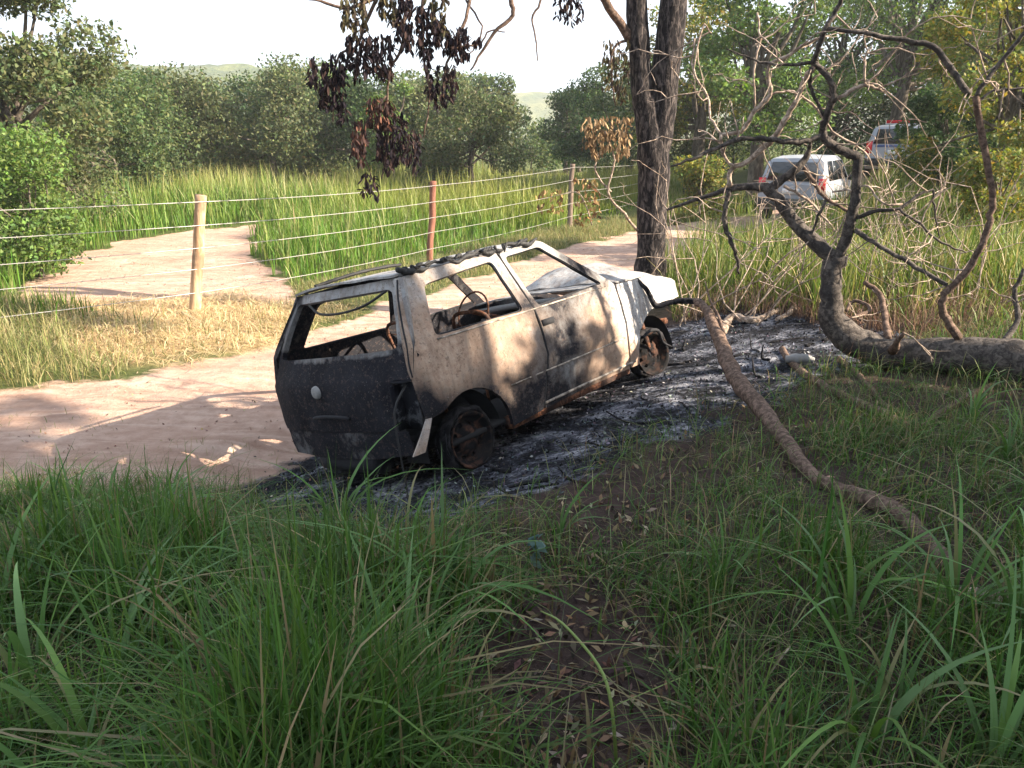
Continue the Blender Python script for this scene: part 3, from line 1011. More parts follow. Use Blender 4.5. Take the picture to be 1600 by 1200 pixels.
panel('rear_valance', car, [(-.66, .30), (-.3, .275), (0, .27), (.3, .275), (.62, .285), (.685, .455), (-.66, .455)], [], val_fn, lambda x, y, z: (1.0 + .15 * math.sin(y * 9), .1, .1), .014, flip=True)
def cor_fn(x, z): return (x, -(.725 + .02 * math.sin((z - .3) * 9) + .04 * max(0, .42 - z)), z)


panel('bumper_corner', car, [(-.60, .315), (-.50, .31), (-.40, .50), (-.445, .505)], [], cor_fn, lambda x, y, z: (.12, .5, .0), .01, .03, label='bare bent bumper corner bracket')
MB().tube([(-.50, -.69, .74), (-.61, -.665, .60), (-.635, -.66, .35), (-.64, -.65, .12), (-.66, -.66, .06)], [.008, .007, .006, .006, .004], 5, 3).obj('hanging_strip', M_MELT, car, True, label='thin burnt strip hanging from the tail light opening')
MB().tube([(-.50, -.3, .24), (-.48, 0, .235), (-.50, .32, .24)], [.085, .095, .085], 10, 3).obj('silencer', M_SOOT, car, True)

# bonnet, cowl, front panel
def hood_fn(x, y):
    e = lerp_pts([(1.8, .955), (2.3, .935), (2.6, .885), (2.88, .80)], x)
    hump = lerp_pts([(1.8, 0), (1.95, .09), (2.2, .17), (2.45, .15), (2.7, .07), (2.9, .02)], x)
    q = max(0, 1 - (abs(y + .05) / .60) ** 2.2)
    return (x, y, e + .022 * q + hump * q + crumple(x, y, 0, .022, 3.0))


def soot_hood(x, y, z): return (.26 + .2 * math.sin(x * 9 + y * 5) + .5 * gauss(x, y, 2.2, -.45, .22, .10), .12 + .2 * (x < 2), .04)


panel('bonnet', car, rounded([(1.82, -.655), (2.3, -.635), (2.85, -.585), (2.89, 0), (2.85, .585), (2.3, .635), (1.82, .655)], .03), [], hood_fn, soot_hood, .014, .05)
panel('cowl', car, [(-.655, 1.60), (.655, 1.60), (.68, 1.83), (-.68, 1.83)], [], lambda y, x: (x, y, .955 + .03 * (1 - (y / .7) ** 2) + crumple(x, y, 3, .01, 4)), lambda x, y, z: (.35, .2, .1), .012, .05, flip=True)
hl = [rounded([(s_ * .56, .80), (s_ * .56, .67), (s_ * .36, .67), (s_ * .36, .80)], .015) for s_ in (-1, 1)]
grl = rounded([(-.31, .77), (.31, .77), (.31, .69), (-.31, .69)], .02)
panel('front_panel', car, [(-.605, .64), (.605, .64), (.60, .83), (0, .845), (-.60, .83)], hl + [grl], lambda y, z: (2.90 - .05 * (abs(y) / .6) ** 3 + crumple(2, y, z, .01, 4), y, z), lambda x, y, z: (.05, .15, .05), .014, .035)

# floor, bulkhead, dash, seats, steering
fl_ = MB()
fl_.box((.80, 0, .265), (2.05, 1.36, .03))
fl_.box((.80, 0, .31), (2.0, .2, .08))
fl_.box((-.35, 0, .36), (.35, 1.05, .03))
fl_.box((1.86, 0, .58), (.03, 1.30, .62))
fl_.obj('floor_pan', M_INSIDE, car)
db = MB()
db.tube([(1.62, -.66, .88), (1.60, -.2, .90), (1.60, .2, .90), (1.62, .66, .88)], .03, 7, 3)
db.tube([(1.62, -.64, .80), (1.66, 0, .78), (1.62, .64, .80)], .02, 6, 3)
db.box((1.68, -.05, .70), (.10, .35, .2))
db.obj('dash_frame', M_ASHW, car, True)
st = MB()
st.tube([(1.62, .36, .80), (1.25, .36, .93)], .02, 7, 1)
A = np.linspace(0, 2 * math.pi, 25)
st.tube([(1.25 + .07 * math.sin(a), .36 + .18 * math.cos(a), .93 + .165 * math.sin(a)) for a in A], .009, 5, 1, cap=False)
st.tube([(1.25, .18, .93), (1.25, .54, .93)], .007, 4, 1)
st.obj('steering_wheel', M_RUST, car, True)
for sgn in (-1, 1):
    mb = MB()
    yc = sgn * .34
    xb = .70 if sgn < 0 else .62
    mb.tube([(xb + .45, yc - .2, .42), (xb, yc - .21, .40), (xb - .12, yc - .20, .72), (xb - .2, yc - .17, .98), (xb - .21, yc, 1.02), (xb - .2, yc + .17, .98), (xb - .12, yc + .20, .72), (xb, yc + .21, .40), (xb + .45, yc + .2, .42)], .014, 6, 4)
    for t in np.linspace(.1, .95, 6):
        zz = .42 + .55 * t; xx = xb - .2 * t
        mb.tube([(xx, yc - .2, zz), (xx - .02, yc, zz - .02), (xx, yc + .2, zz)], .004, 4, 2)
    for t in np.linspace(.05, 1, 6):
        mb.tube([(xb + .45 * t, yc - .2, .42), (xb + .45 * t, yc, .40), (xb + .45 * t, yc + .2, .42)], .004, 4, 2)
    for sx in (0, .42):
        for sy in (-.18, .18):
            mb.tube([(xb + sx, yc + sy, .41), (xb + sx, yc + sy, .27)], .012, 5, 1)
    mb.obj('seat_frame', M_RUST, car, True)
mb = MB()
mb.tube([(-.05, -.5, .42), (-.16, -.5, .75), (-.17, 0, .78), (-.16, .5, .75), (-.05, .5, .42)], .013, 6, 4)
for y in np.linspace(-.4, .4, 7): mb.tube([(-.06, y, .42), (-.16, y, .76)], .004, 4, 1)
mb.obj('rear_seat_frame', M_RUST, car, True)
# headlining wires and a fallen lining strip
MB().tube([(.1, -.5, 1.36), (.12, 0, 1.31), (.1, .5, 1.36)], .006, 5, 4).obj('roof_bow', M_SOOT, car, True)
MB().tube([(.65, -.5, 1.37), (.66, 0, 1.34), (.65, .5, 1.37)], .008, 5, 4).obj('roof_bow', M_SOOT, car, True)
# engine remains seen through the open front wing
mb = MB()
mb.box((2.25, .05, .52), (.45, .6, .34)); mb.box((2.40, -.12, .70), (.25, .3, .12)); mb.tube([(2.1, -.5, .35), (2.35, -.1, .4), (2.5, .4, .38)], .04, 7, 3)
mb.obj('engine_block', M_RUST, car)
MB().tube([(2.80, -.55, .45), (2.84, 0, .42), (2.80, .55, .45)], .03, 6, 3).obj('cross_member', M_RUST, car, True)

# shut lines, rub strips and belt creases
for sgn in (-1, 1):
    sy = lambda x, z, o=0.0: (x, sgn * (side_y(x, z, sgn) + crumple(x, 3 * sgn, z, .011, 3.2) + o), z)
    MB().tube([sy(*q) for q in [(-.272, 1.36), (-.33, 1.25), (-.40, 1.08), (-.432, .98), (-.455, .86), (-.462, .775)]], .0065, 5, 3).obj('shut_line', M_SOOT, car, True)
    MB().tube([sy(*q, -.006) for q in [(.70, 1.39), (.705, 1.30), (.735, 1.12), (.757, .95), (.775, .78), (.772, .62), (.74, .50), (.70, .40), (.645, .255)]], .010, 5, 4).obj('shut_line', M_SOOT, car, True)
    MB().tube([sy(x, .505, .004) for x in np.linspace(.34, 1.78, 14)], .0065, 6, 2).obj('rub_strip', M_RIM if sgn > 0 else M_SCALE2, car, True)
    MB().tube([sy(x, .955, .0) for x in np.linspace(-.2, 1.66, 16)], .006, 6, 2).obj('belt_crease', M_SCALE2, car, True)
    MB().tube([sy(x, .285, .004) for x in np.linspace(.66, 1.88, 12)], .010, 6, 2).obj('sill_flange', M_SCALE2, car, True)
    # window flanges
    for ring in ([(-.10, 1.30), (.59, 1.345), (.645, .965), (-.205, .975)], [(.74, 1.35), (1.135, 1.372), (1.64, .985), (.81, .965)]):
        rp = rounded(ring, .045, 5)
        MB().tube([sy(a, b, -.022) for a, b in rp] + [sy(*rp[0], -.022)], .009, 5, 1, cap=False).obj('window_flange', M_SOOT, car, True)

# bare rims without tyres
def make_rim(ax, sgn, steer=0.0):
    yw = .635 if ax < 1 else .59
    Mw = Matrix.Translation((ax, sgn * yw, AXZ)) @ Matrix.Rotation(steer, 4, 'Z') @ Matrix.Rotation(rad(-90 * sgn), 4, 'X')
    Mw = Matrix.Translation((ax, sgn * yw, AXZ)) @ Matrix.Rotation(steer, 4, 'Z') @ (Matrix.Rotation(rad(90), 4, 'X') if sgn < 0 else Matrix.Rotation(rad(-90), 4, 'X'))
    mb = MB()
    mb.lathe([(.188, -.075), (.192, -.07), (.178, -.06), (.165, -.03), (.163, .02), (.178, .05), (.192, .06), (.190, .068), (.172, .055), (.155, .015), (.135, .008)], 28, Mw)
    w = mb.obj('wheel', M_RIM, car, True, label='burnt wheel rim with a charred tyre carcass')
    d = MB()
    n_ = 40
    prof = []
    Vd = []; Qd = []
    for i in range(n_):
        a = 2 * math.pi * i / n_
        hole = (i % 5) in (1, 2)
        for r_, z_ in ((.137, .008), (.125, -.002), (.098 if not hole else .098, .016), (.06, .035), (.035, .03), (.002, .03)):
            Vd.append(tuple(Mw @ Vector((r_ * math.cos(a), r_ * math.sin(a), z_))))
    for i in range(n_):
        for k in range(5):
            if k == 1 and (i % 5) in (1, 2): continue
            Qd.append([i * 6 + k, ((i + 1) % n_) * 6 + k, ((i + 1) % n_) * 6 + k + 1, i * 6 + k + 1])
    d.add(Vd, Qd)
    d.obj('wheel_disc', M_RIM, w, True)
    b = MB()
    b.lathe([(.001, -.06), (.115, -.06), (.115, -.02), (.001, -.02)], 22, Mw)
    b.obj('brake_drum', M_SOOT, w, False)
    t = MB()
    rg = np.random.default_rng(int(ax * 10 + sgn * 3) + 50)
    for k in range(16):
        pts = []
        a0 = rg.uniform(0, 6.28); L = rg.uniform(1, 3.5); rr = rg.uniform(.19, .225); zz = rg.uniform(-.06, .06)
        for q in np.linspace(0, 1, 9):
            r2 = rr + .02 * math.sin(q * 9 + k)
            v_ = Mw @ Vector((r2 * math.cos(a0 + L * q), r2 * math.sin(a0 + L * q), zz + .02 * math.sin(q * 5 + k)))
            if (v_.z < GROUND_LOCAL - .02): v_.z = GROUND_LOCAL - .01
            pts.append(v_)
        t.tube(pts, .0035, 4, 1)
    t.obj('tyre_wire', M_SOOT, w, True)
    ty = MB()
    n2_, m2_ = 34, 9
    Vt = []
    for i in range(n2_):
        a = 2 * math.pi * i / n2_
        for k in range(m2_):
            b2 = 2 * math.pi * k / m2_
            rr2 = .028 + .010 * mnoise.noise(Vector((math.cos(a) * 4, math.sin(a) * 4, k * .9 + ax)))
            ro = .203 + .016 * mnoise.noise(Vector((math.cos(a) * 2, math.sin(a) * 2, ax + sgn)))
            Vt.append(tuple(Mw @ Vector(((ro + rr2 * math.cos(b2)) * math.cos(a), (ro + rr2 * math.cos(b2)) * math.sin(a), 2.1 * rr2 * math.sin(b2)))))
    Qt = [[i * m2_ + k, ((i + 1) % n2_) * m2_ + k, ((i + 1) % n2_) * m2_ + (k + 1) % m2_, i * m2_ + (k + 1) % m2_] for i in range(n2_) for k in range(m2_)]
    ty.add(Vt, Qt).obj('tyre', M_CHAR, w, True, label='charred remains of the tyre')


for ax in (AX_R, AX_F):
    for sgn in (-1, 1):
        make_rim(ax, sgn, rad(-14) if ax > 1 else 0)
for ax in (AX_R, AX_F):
    MB().tube([(ax, -.62, AXZ), (ax, .62, AXZ)], .03, 8, 1).obj('axle', M_SOOT, car, True)
# suspension strut and curled wing liner left hanging at the front corner
mb = MB()
mb.tube([(2.345, -.60, .30), (2.335, -.56, .62), (2.33, -.54, .80)], [.03, .028, .045], 8, 2)
mb.obj('suspension_strut', M_RUST, car, True)
MB().tube([(2.13, -.70, .43), (2.22, -.73, .47), (2.33, -.745, .44), (2.38, -.74, .33), (2.45, -.78, .27)], [.012, .016, .016, .012, .006], 5, 3).obj('wing_liner', M_SOOT, car, True)


# ------------------------------------------------------------------ scorched standing tree with withered hanging leaves
TX, TY = at(1016, 432, 10.3).x, 10.3
TZ = hz(TX, TY)
TB = np.array([TX, TY, TZ - .1])
stand = thing('scorched_tree', 'forked tree with scorched bark and withered leaves hanging beside the wreck', 'tree', TB)


def pp(lst):
    return [at(a, b, Y) for a, b, Y in lst]


k_ = 10.3 * .92 / F_PX
mb = MB()
mb.tube([Vector((TX, TY, TZ - .25))] + pp([(1016, 428, 10.3), (1016, 390, 10.3), (1019, 320, 10.3), (1021, 250, 10.3), (1016, 200, 10.3), (1006, 150, 10.3), (999, 80, 10.3), (994, 0, 10.3), (990, -120, 10.25), (975, -260, 10.2), (985, -420, 10.1)]),
        np.array([34, 27, 24, 24.5, 27, 23, 19, 17, 16, 14, 10, 6]) * k_, 14, 4, knot=.04, seed=2)
mb.obj('trunk', M_BARK_BURNT, stand, True, TB)
MB().tube(pp([(1021, 262, 10.3), (1030, 215, 10.3), (1037, 160, 10.3), (1043, 90, 10.3), (1052, 0, 10.3), (1060, -130, 10.35), (1085, -280, 10.5), (1080, -430, 10.6)]),
          np.array([19, 22, 22, 22, 21.5, 18, 12, 7]) * k_, 14, 4, knot=.04, seed=4).obj('branch', M_BARK_BURNT, stand, True, TB)
OVER = [  # limbs reaching out over the wreck
    ([(985, 60, 10.3), (965, 30, 10.2), (945, 0, 10.0), (900, -70, 9.7), (820, -110, 9.3), (740, -90, 9.0), (690, -50, 8.9), (640, -20, 8.8), (590, -5, 8.8), (545, 12, 8.7), (500, 2, 8.7), (468, -6, 8.6)], [9, 7, 6.5, 6, 5.5, 5, 4.5, 4, 3, 2.5, 1.8, 1.2]),
    ([(990, -120, 10.25), (930, -170, 9.8), (850, -150, 9.3), (790, -60, 9.0), (797, 0, 8.9), (801, 24, 8.9), (772, 52, 8.9), (752, 82, 8.9), (735, 110, 8.9)], [8, 7, 6, 4.5, 3.5, 3, 2.4, 2, 1.2]),
    ([(850, -150, 9.3), (860, -60, 9.2), (845, 0, 9.2), (832, 30, 9.2), (838, 60, 9.2), (840, 95, 9.2)], [4, 2.6, 1.8, 1.5, 1.2, .8]),
    ([(740, -90, 9.0), (735, -20, 9.0), (728, 30, 8.95), (705, 75, 8.9), (695, 120, 8.9), (690, 165, 8.9)], [4, 3, 2.5, 2, 1.6, 1]),
    ([(690, -50, 8.9), (662, 0, 8.9), (660, 50, 8.9), (664, 105, 8.9), (672, 150, 8.9), (662, 215, 8.9)], [3.5, 2.5, 2, 1.8, 1.4, 1]),
    ([(640, -20, 8.8), (632, 30, 8.8), (628, 75, 8.8), (610, 110, 8.8), (604, 170, 8.8), (606, 230, 8.8), (596, 280, 8.8)], [3.5, 2.6, 2.2, 1.8, 1.5, 1.2, .8]),
    ([(590, -5, 8.8), (570, 40, 8.8), (555, 75, 8.8), (530, 85, 8.8), (522, 130, 8.8), (520, 190, 8.8)], [3, 2.4, 2, 1.6, 1.3, .8]),
    ([(604, 150, 8.8), (580, 180, 8.8), (565, 220, 8.8), (580, 275, 8.8)], [1.6, 1.4, 1.1, .8]),
    ([(606, 200, 8.8), (630, 205, 8.8), (645, 230, 8.8), (648, 262, 8.8)], [1.5, 1.2, 1, .7]),
    ([(704, 75, 8.9), (745, 70, 8.9), (768, 48, 8.9), (790, 50, 8.9)], [1.6, 1.3, 1.1, .8]),
    ([(728, 0, 9.0), (752, 40, 9.0), (742, 75, 9.0), (725, 85, 9.0)], [1.6, 1.3, 1.1, .8]),
    ([(900, -70, 9.7), (895, -20, 9.7), (885, 12, 9.7), (893, 30, 9.7)], [2, 1.6, 1.2, .8]),
    ([(985, 60, 10.3), (960, 75, 10.2), (955, 120, 10.15), (962, 165, 10.1)], [2.6, 2, 1.6, 1]),
    ([(996, 360, 10.2), (975, 335, 10.0), (950, 300, 9.9), (960, 250, 9.9), (945, 205, 9.9)], [2.6, 2.2, 1.8, 1.5, 1]),
    ([(955, 300, 9.9), (930, 268, 9.9), (935, 240, 9.9)], [1.6, 1.3, .9]),
]
for i, (pl, rr) in enumerate(OVER):
    MB().tube(pp(pl), np.array(rr) * k_ * .95, 7, 4, jit=.006, knot=.05, seed=i).obj('branch', M_BARK_BROWN if i not in (13, 14) else M_BARK_DRY_LIT, stand, True, TB)

# leaf clusters: photograph window they hang in, distance, number, tone
CL = [(480, 496, 88, 146, 8.7, 26, 0), (502, 514, 90, 198, 8.75, 50, 0), (516, 540, 78, 200, 8.8, 95, 0), (533, 574, -12, 58, 8.7, 75, 2), (540, 615, 52, 128, 8.8, 190, 0),
      (618, 645, -8, 86, 8.8, 95, 0), (650, 674, 6, 112, 8.9, 85, 0), (672, 693, 28, 80, 8.9, 42, 0), (696, 731, 40, 98, 8.9, 80, 0), (665, 714, 98, 172, 8.9, 75, 0),
      (550, 572, 186, 258, 8.7, 46, 1), (572, 612, 150, 205, 8.8, 70, 1), (588, 632, 174, 276, 8.8, 120, 0), (633, 656, 202, 272, 8.8, 40, 0), (566, 590, 266, 312, 8.7, 22, 0),
      (868, 911, -10, 42, 9.7, 34, 0), (742, 752, 55, 72, 8.95, 8, 0), (944, 984, 60, 165, 10.1, 70, 2), (912, 985, 180, 250, 9.9, 120, 3), (668, 700, -10, 60, 8.9, 44, 2), (590, 622, -14, 40, 8.8, 40, 2)]
TONES = [[(.022, .016, .020), (.015, .012, .017), (.036, .022, .020)], [(.13, .065, .045), (.06, .033, .028), (.035, .022, .022)], [(.07, .065, .035), (.045, .035, .028), (.09, .075, .04)], [(.26, .18, .10), (.16, .105, .06), (.33, .24, .14)]]
LP = []      # position, tone
for x0, x1, y0, y1, Y, cnt, tn in CL:
    strands = max(1, int((x1 - x0) / 11))
    for j in range(int(cnt * 2.7)):
        s_ = j % strands
        xc = x0 + (s_ + .5) * (x1 - x0) / strands + 3.2 * math.sin(j * .7) + random.gauss(0, 2.6)
        ln = random.random() ** .85
        yc = y0 + (y1 - y0) * (ln * (.72 + .28 * ((s_ * 37) % 10) / 10))
        LP.append((at(xc, yc, Y + random.gauss(0, .10)), tn))
random.shuffle(LP)


def leaf_mesh(seed):
    rg = np.random.default_rng(seed)
    s = np.linspace(0, 1, 5)
    w = np.array([.004, .021, .027, .018, .002])
    curl = rg.uniform(.4, 1.3); side = rg.uniform(-.5, .5)
    V = []
    for t, ww in zip(s, w):
        z = -.105 * t * (1 - .12 * curl * t); y = .03 * curl * t * t; xo = .03 * side * t * t
        V += [(xo - ww * .8, y + ww * .7 * curl, z), (xo, y, z), (xo + ww * .8, y + ww * .7 * curl, z)]
    Q = []
    for i in range(4):
        b = i * 3
        Q += [[b, b + 1, b + 4, b + 3], [b + 1, b + 2, b + 5, b + 4]]
    return np.array(V), np.array(Q)


LM = []
for tn in range(4):
    row = []
    for v in range(3):
        V, Q = leaf_mesh(v + tn * 5)
        me = new_mesh('leaf', V, Q, True)
        set_col(me, 'tint', np.repeat(np.array([TONES[tn][v]]), len(V), 0))
        me.materials.append(M_DRYLEAF)
        row.append((me, V, Q))
    LM.append(row)
rest = Veg()
for i, (P, tn) in enumerate(LP):
    v = random.randrange(3)
    M = Matrix.Translation(P) @ Matrix.Rotation(random.uniform(0, 6.28), 4, 'Z') @ Matrix.Rotation(random.gauss(0, .45), 4, 'X') @ Matrix.Scale(random.uniform(.5, 1.0), 4)
    if i < 290:
        o = link('leaf', LM[tn][v][0], None, stand)
        o.matrix_local = Matrix.Translation(-Vector(TB)) @ M
    else:
        me, V, Q = LM[tn][v]
        W = V @ np.array(M.to_3x3()).T + np.array(M.translation)
        rest.add(W, Q, np.zeros((0, 3), int), np.repeat(np.array([TONES[tn][v]]) * random.uniform(.7, 1.3), len(V), 0))
rest.obj('leaves', M_DRYLEAF, stand, TB, kind='stuff')

# dried leafy plant caught on the far fence post
wx, wy = at(905, 345, 20.4).x, 20.4
wilt = thing('wilted_plant', 'wilted brown plant drooping against the grey fence post', 'plant', (wx, wy, hz(wx, wy)))
WB = np.array(wilt.location)
MB().tube(pp([(925, 352, 20.2), (915, 320, 20.2), (900, 300, 20.2), (860, 308, 20.2)]), [.02, .018, .014, .008], 6, 3).obj('stem', M_BARK_DRY_LIT, wilt, True, WB)
vg = Veg()
pts = np.array([tuple(at(random.uniform(838, 880), random.uniform(298, 332), 20.2 + random.gauss(0, .1))) for _ in range(70)] + [tuple(at(random.uniform(895, 938), random.uniform(280, 352), 20.2 + random.gauss(0, .1))) for _ in range(130)])
vg.add(*leaves(pts, .16, [(.22, .14, .06), (.15, .09, .045), (.28, .2, .09)], .4, .1, .2, 1.5))
vg.obj('foliage', M_DRYLEAF, wilt, WB)


# ------------------------------------------------------------------ the fallen tree
fal = thing('fallen_tree', 'fallen grey tree trunk with bare twisted limbs rising beside the ash', 'fallen tree', (3.3, 5.6, hz(3.3, 5.6)))
FTB = np.array(fal.location)


def ghit(px, py, off=0.0):
    """where the line of sight meets the ground"""
    d = ray(px, py); t = np.linspace(1.0, 30, 1500)
    zz = HC + d.z * t - height(d.x * t, d.y * t) - off
    i = int(np.argmax(zz < 0))
    return Vector((0, 0, HC)) + d * float(t[i])


def px2m(r, Y): return r * Y * .90 / F_PX


def branch(name, pl, rr, mat, seed=0, n_=9, sub=4, jit=.004, knot=.05):
    P = pp(pl)
    r_ = [px2m(a, q[2]) * (1.04 if name == 'trunk' else .80) for a, q in zip(rr, pl)]
    MB().tube(P, r_, n_, sub, jit=jit, knot=knot, seed=seed).obj(name, mat, fal, True, FTB)
    return P


branch('trunk', [(1760, 640, 5.0), (1660, 590, 5.2), (1580, 562, 5.4), (1500, 557, 5.6), (1430, 556, 5.8), (1370, 548, 5.95), (1330, 530, 6.05), (1303, 500, 6.1), (1298, 465, 6.1), (1301, 430, 6.1), (1307, 402, 6.1)],
       [50, 44, 37, 32, 28, 27, 26, 22, 17.5, 17, 18], M_BARK_LOG, 1, 14, 4, .006, .035)
TW = []
BR = [
    ([(1308, 410, 6.1), (1282, 386, 6.15), (1245, 352, 6.2), (1215, 312, 6.25), (1196, 293, 6.3), (1170, 292, 6.3), (1145, 294, 6.3), (1120, 302, 6.35), (1085, 312, 6.4), (1042, 328, 6.5)], [17, 16, 14, 12, 11, 8, 7, 5, 4, 2.5], 0),
    ([(1200, 296, 6.3), (1222, 281, 6.25), (1245, 264, 6.2), (1262, 240, 6.2), (1267, 222, 6.15)], [10, 9, 9, 6, 3], 0),
    ([(1306, 408, 6.1), (1322, 372, 6.05), (1334, 325, 6.0), (1338, 285, 6.0), (1341, 242, 6.0)], [14, 12, 11, 10, 10], 0),
    ([(1341, 246, 6.0), (1313, 234, 6.0), (1292, 219, 6.0), (1285, 205, 6.0), (1292, 180, 5.95), (1301, 150, 5.9), (1298, 128, 5.9), (1284, 110, 5.9), (1270, 98, 5.9)], [10, 9, 9, 8, 8, 8, 6, 6, 6], 0),
    ([(1270, 100, 5.9), (1278, 78, 5.85), (1290, 45, 5.8), (1306, 18, 5.8), (1316, -10, 5.75), (1330, -60, 5.7)], [6, 6, 5.5, 5, 4.5, 3], 0),
    ([(1270, 98, 5.9), (1235, 101, 5.9), (1195, 99, 5.95), (1165, 88, 6.0), (1135, 76, 6.0)], [4, 3.5, 3, 2, 1.2], 0),
    ([(1272, 102, 5.9), (1256, 130, 6.0), (1245, 156, 6.05), (1226, 188, 6.1), (1207, 218, 6.15), (1188, 236, 6.2), (1165, 254, 6.25), (1142, 264, 6.3), (1140, 292, 6.3)], [6, 6, 5.5, 6, 6, 6, 5, 5, 5], 1),
    ([(1286, 212, 6.0), (1264, 219, 6.0), (1243, 222, 6.0), (1200, 217, 6.0), (1158, 217, 6.0), (1120, 232, 6.0), (1080, 248, 6.0), (1048, 260, 6.0)], [6, 5.5, 6, 5, 5, 4, 3.5, 2], 0),
    ([(1290, 45, 5.8), (1337, 49, 5.7), (1397, 60, 5.65), (1456, 73, 5.6), (1488, 112, 5.55), (1515, 148, 5.5)], [4, 4, 5, 5.5, 6.5, 7], 0),
    ([(1498, 528, 5.6), (1480, 500, 5.6), (1470, 475, 5.6), (1480, 455, 5.58), (1506, 428, 5.55), (1530, 390, 5.5), (1546, 345, 5.5), (1550, 305, 5.5), (1541, 250, 5.5), (1531, 195, 5.5), (1524, 150, 5.5)], [10, 9, 8, 8, 8, 7.5, 7, 7, 7, 7, 7], 2),
    ([(1524, 154, 5.5), (1540, 128, 5.5), (1563, 97, 5.5), (1590, 65, 5.45), (1620, 30, 5.4)], [5, 4.5, 4.5, 4, 3], 0),
    ([(1528, 160, 5.5), (1546, 145, 5.5), (1570, 139, 5.5), (1620, 137, 5.5)], [3, 2.5, 2.5, 2], 0),
    ([(1336, 360, 6.0), (1365, 378, 5.9), (1410, 404, 5.8), (1450, 428, 5.7), (1480, 446, 5.6)], [6, 5, 5, 5, 5], 0),
    ([(1336, 340, 6.0), (1365, 331, 5.95), (1405, 326, 5.9), (1432, 306, 5.9), (1458, 296, 5.9)], [5, 4.5, 4, 3.5, 2.5], 0),
    ([(1405, 326, 5.9), (1430, 345, 5.85), (1472, 379, 5.8), (1510, 395, 5.8)], [3, 2.8, 2.5, 1.5], 0),
    ([(1458, 296, 5.9), (1461, 330, 5.9), (1468, 371, 5.9)], [2.5, 2.2, 1.4], 0),
    ([(1139, 297, 6.3), (1134, 322, 6.3), (1132, 347, 6.3), (1142, 378, 6.35), (1152, 405, 6.4), (1155, 428, 6.4)], [6, 5.5, 5.5, 5, 4, 2.5], 0),
    ([(1127, 210, 6.2), (1157, 206, 6.2), (1180, 172, 6.15), (1203, 149, 6.1), (1200, 105, 6.05), (1226, 90, 6.0), (1262, 67, 5.95), (1282, 58, 5.9)], [4, 4.5, 5, 5, 3.5, 4, 3, 1.5], 1),
    ([(1127, 210, 6.2), (1129, 240, 6.25), (1146, 259, 6.25)], [3.5, 3.5, 3.5], 1),
    ([(1300, 158, 5.9), (1322, 147, 5.85), (1352, 132, 5.8), (1370, 139, 5.8), (1385, 144, 5.8)], [4, 4.5, 4, 3, 2], 1),
    ([(1352, 132, 5.8), (1352, 90, 5.8), (1362, 72, 5.8)], [2.5, 2, 1.2], 1),
    ([(1352, 132, 5.8), (1371, 116, 5.8)], [2.5, 1.5], 1),
    ([(1225, 291, 6.2), (1259, 311, 6.2), (1285, 337, 6.2), (1300, 352, 6.15)], [3.5, 3, 2.5, 1.5], 1),
    ([(1256, 262, 6.2), (1275, 290, 6.15), (1292, 310, 6.1), (1330, 332, 6.05)], [4.5, 4.5, 4, 4], 2),
    ([(1292, 310, 6.1), (1278, 337, 6.1), (1266, 375, 6.15)], [3.5, 3, 2], 0),
    ([(1300, 300, 6.05), (1330, 297, 6.0), (1356, 290, 5.95), (1379, 318, 5.9), (1410, 319, 5.9)], [2.2, 2.2, 2.4, 2.6, 2.5], 1),
    ([(1203, 149, 6.1), (1240, 143, 6.1), (1275, 170, 6.05), (1300, 205, 6.0), (1335, 225, 6.0), (1355, 245, 6.0), (1372, 285, 6.0)], [2.6, 2.6, 2.8, 2.6, 2.6, 2, 1.2], 1),
    ([(1283, 108, 5.9), (1300, 130, 5.85), (1303, 160, 5.85)], [6, 6, 5], 0),
    ([(1268, 105, 5.9), (1266, 135, 5.95), (1280, 165, 5.95), (1290, 190, 5.95)], [4, 4, 3.5, 2], 0),
    ([(1183, 20, 6.3), (1187, 60, 6.25), (1178, 110, 6.2), (1180, 172, 6.15)], [2, 2.2, 2.2, 2], 1),
    ([(1085, 60, 6.6), (1083, 110, 6.55), (1105, 150, 6.5), (1110, 185, 6.4), (1127, 210, 6.2)], [2.2, 2.4, 2.4, 2.4, 2.6], 1),
    ([(1083, 110, 6.55), (1098, 42, 6.6), (1112, 52, 6.6)], [2, 1.8, 1.2], 1),
    ([(1350, 440, 6.4), (1375, 460, 6.3), (1383, 500, 6.1), (1388, 530, 5.9)], [5, 7, 7, 8], 2),
    ([(1330, 500, 6.1), (1360, 482, 6.3), (1335, 470, 6.5), (1322, 486, 6.4)], [5, 4, 4, 3], 2),
    ([(1395, 548, 5.75), (1402, 535, 5.6), (1412, 520, 5.5)], [12, 7, 3], 2),
    ([(1560, 545, 5.45), (1590, 500, 5.6), (1585, 460, 5.7), (1600, 420, 5.7)], [8, 6, 5, 4], 0),
]
MATS = [M_BARK_LOG, M_BARK_DRY_LIT, M_BARK_BROWN]  # second entry: sunlit branches, their light put into a paler bark
allp = []
for i, (pl, rr, mt) in enumerate(BR):
    P = branch('branch', pl, rr, MATS[mt], i + 3, 8 if max(rr) > 5 else 6)
    allp.append((P, mt, min(rr)))
tw = MB()
rg = np.random.default_rng(77)


def twig(mb_, a, d, L, r0, depth):
    q = [np.array(a, float)]
    d = np.array(d, float)
    k = 4
    for s_ in range(k):
        d = d + rg.normal(0, .24, 3); d /= np.linalg.norm(d)
        q.append(q[-1] + d * L / k)
        if depth > 0 and s_ > 0 and rg.random() < .62:
            dd = d + rg.normal(0, .75, 3); dd /= np.linalg.norm(dd)
            twig(mb_, q[-1], dd, L * rg.uniform(.4, .75), r0 * .65, depth - 1)
    mb_.tube(q, np.linspace(r0, r0 * .4, k + 1), 4, 1, cap=False)


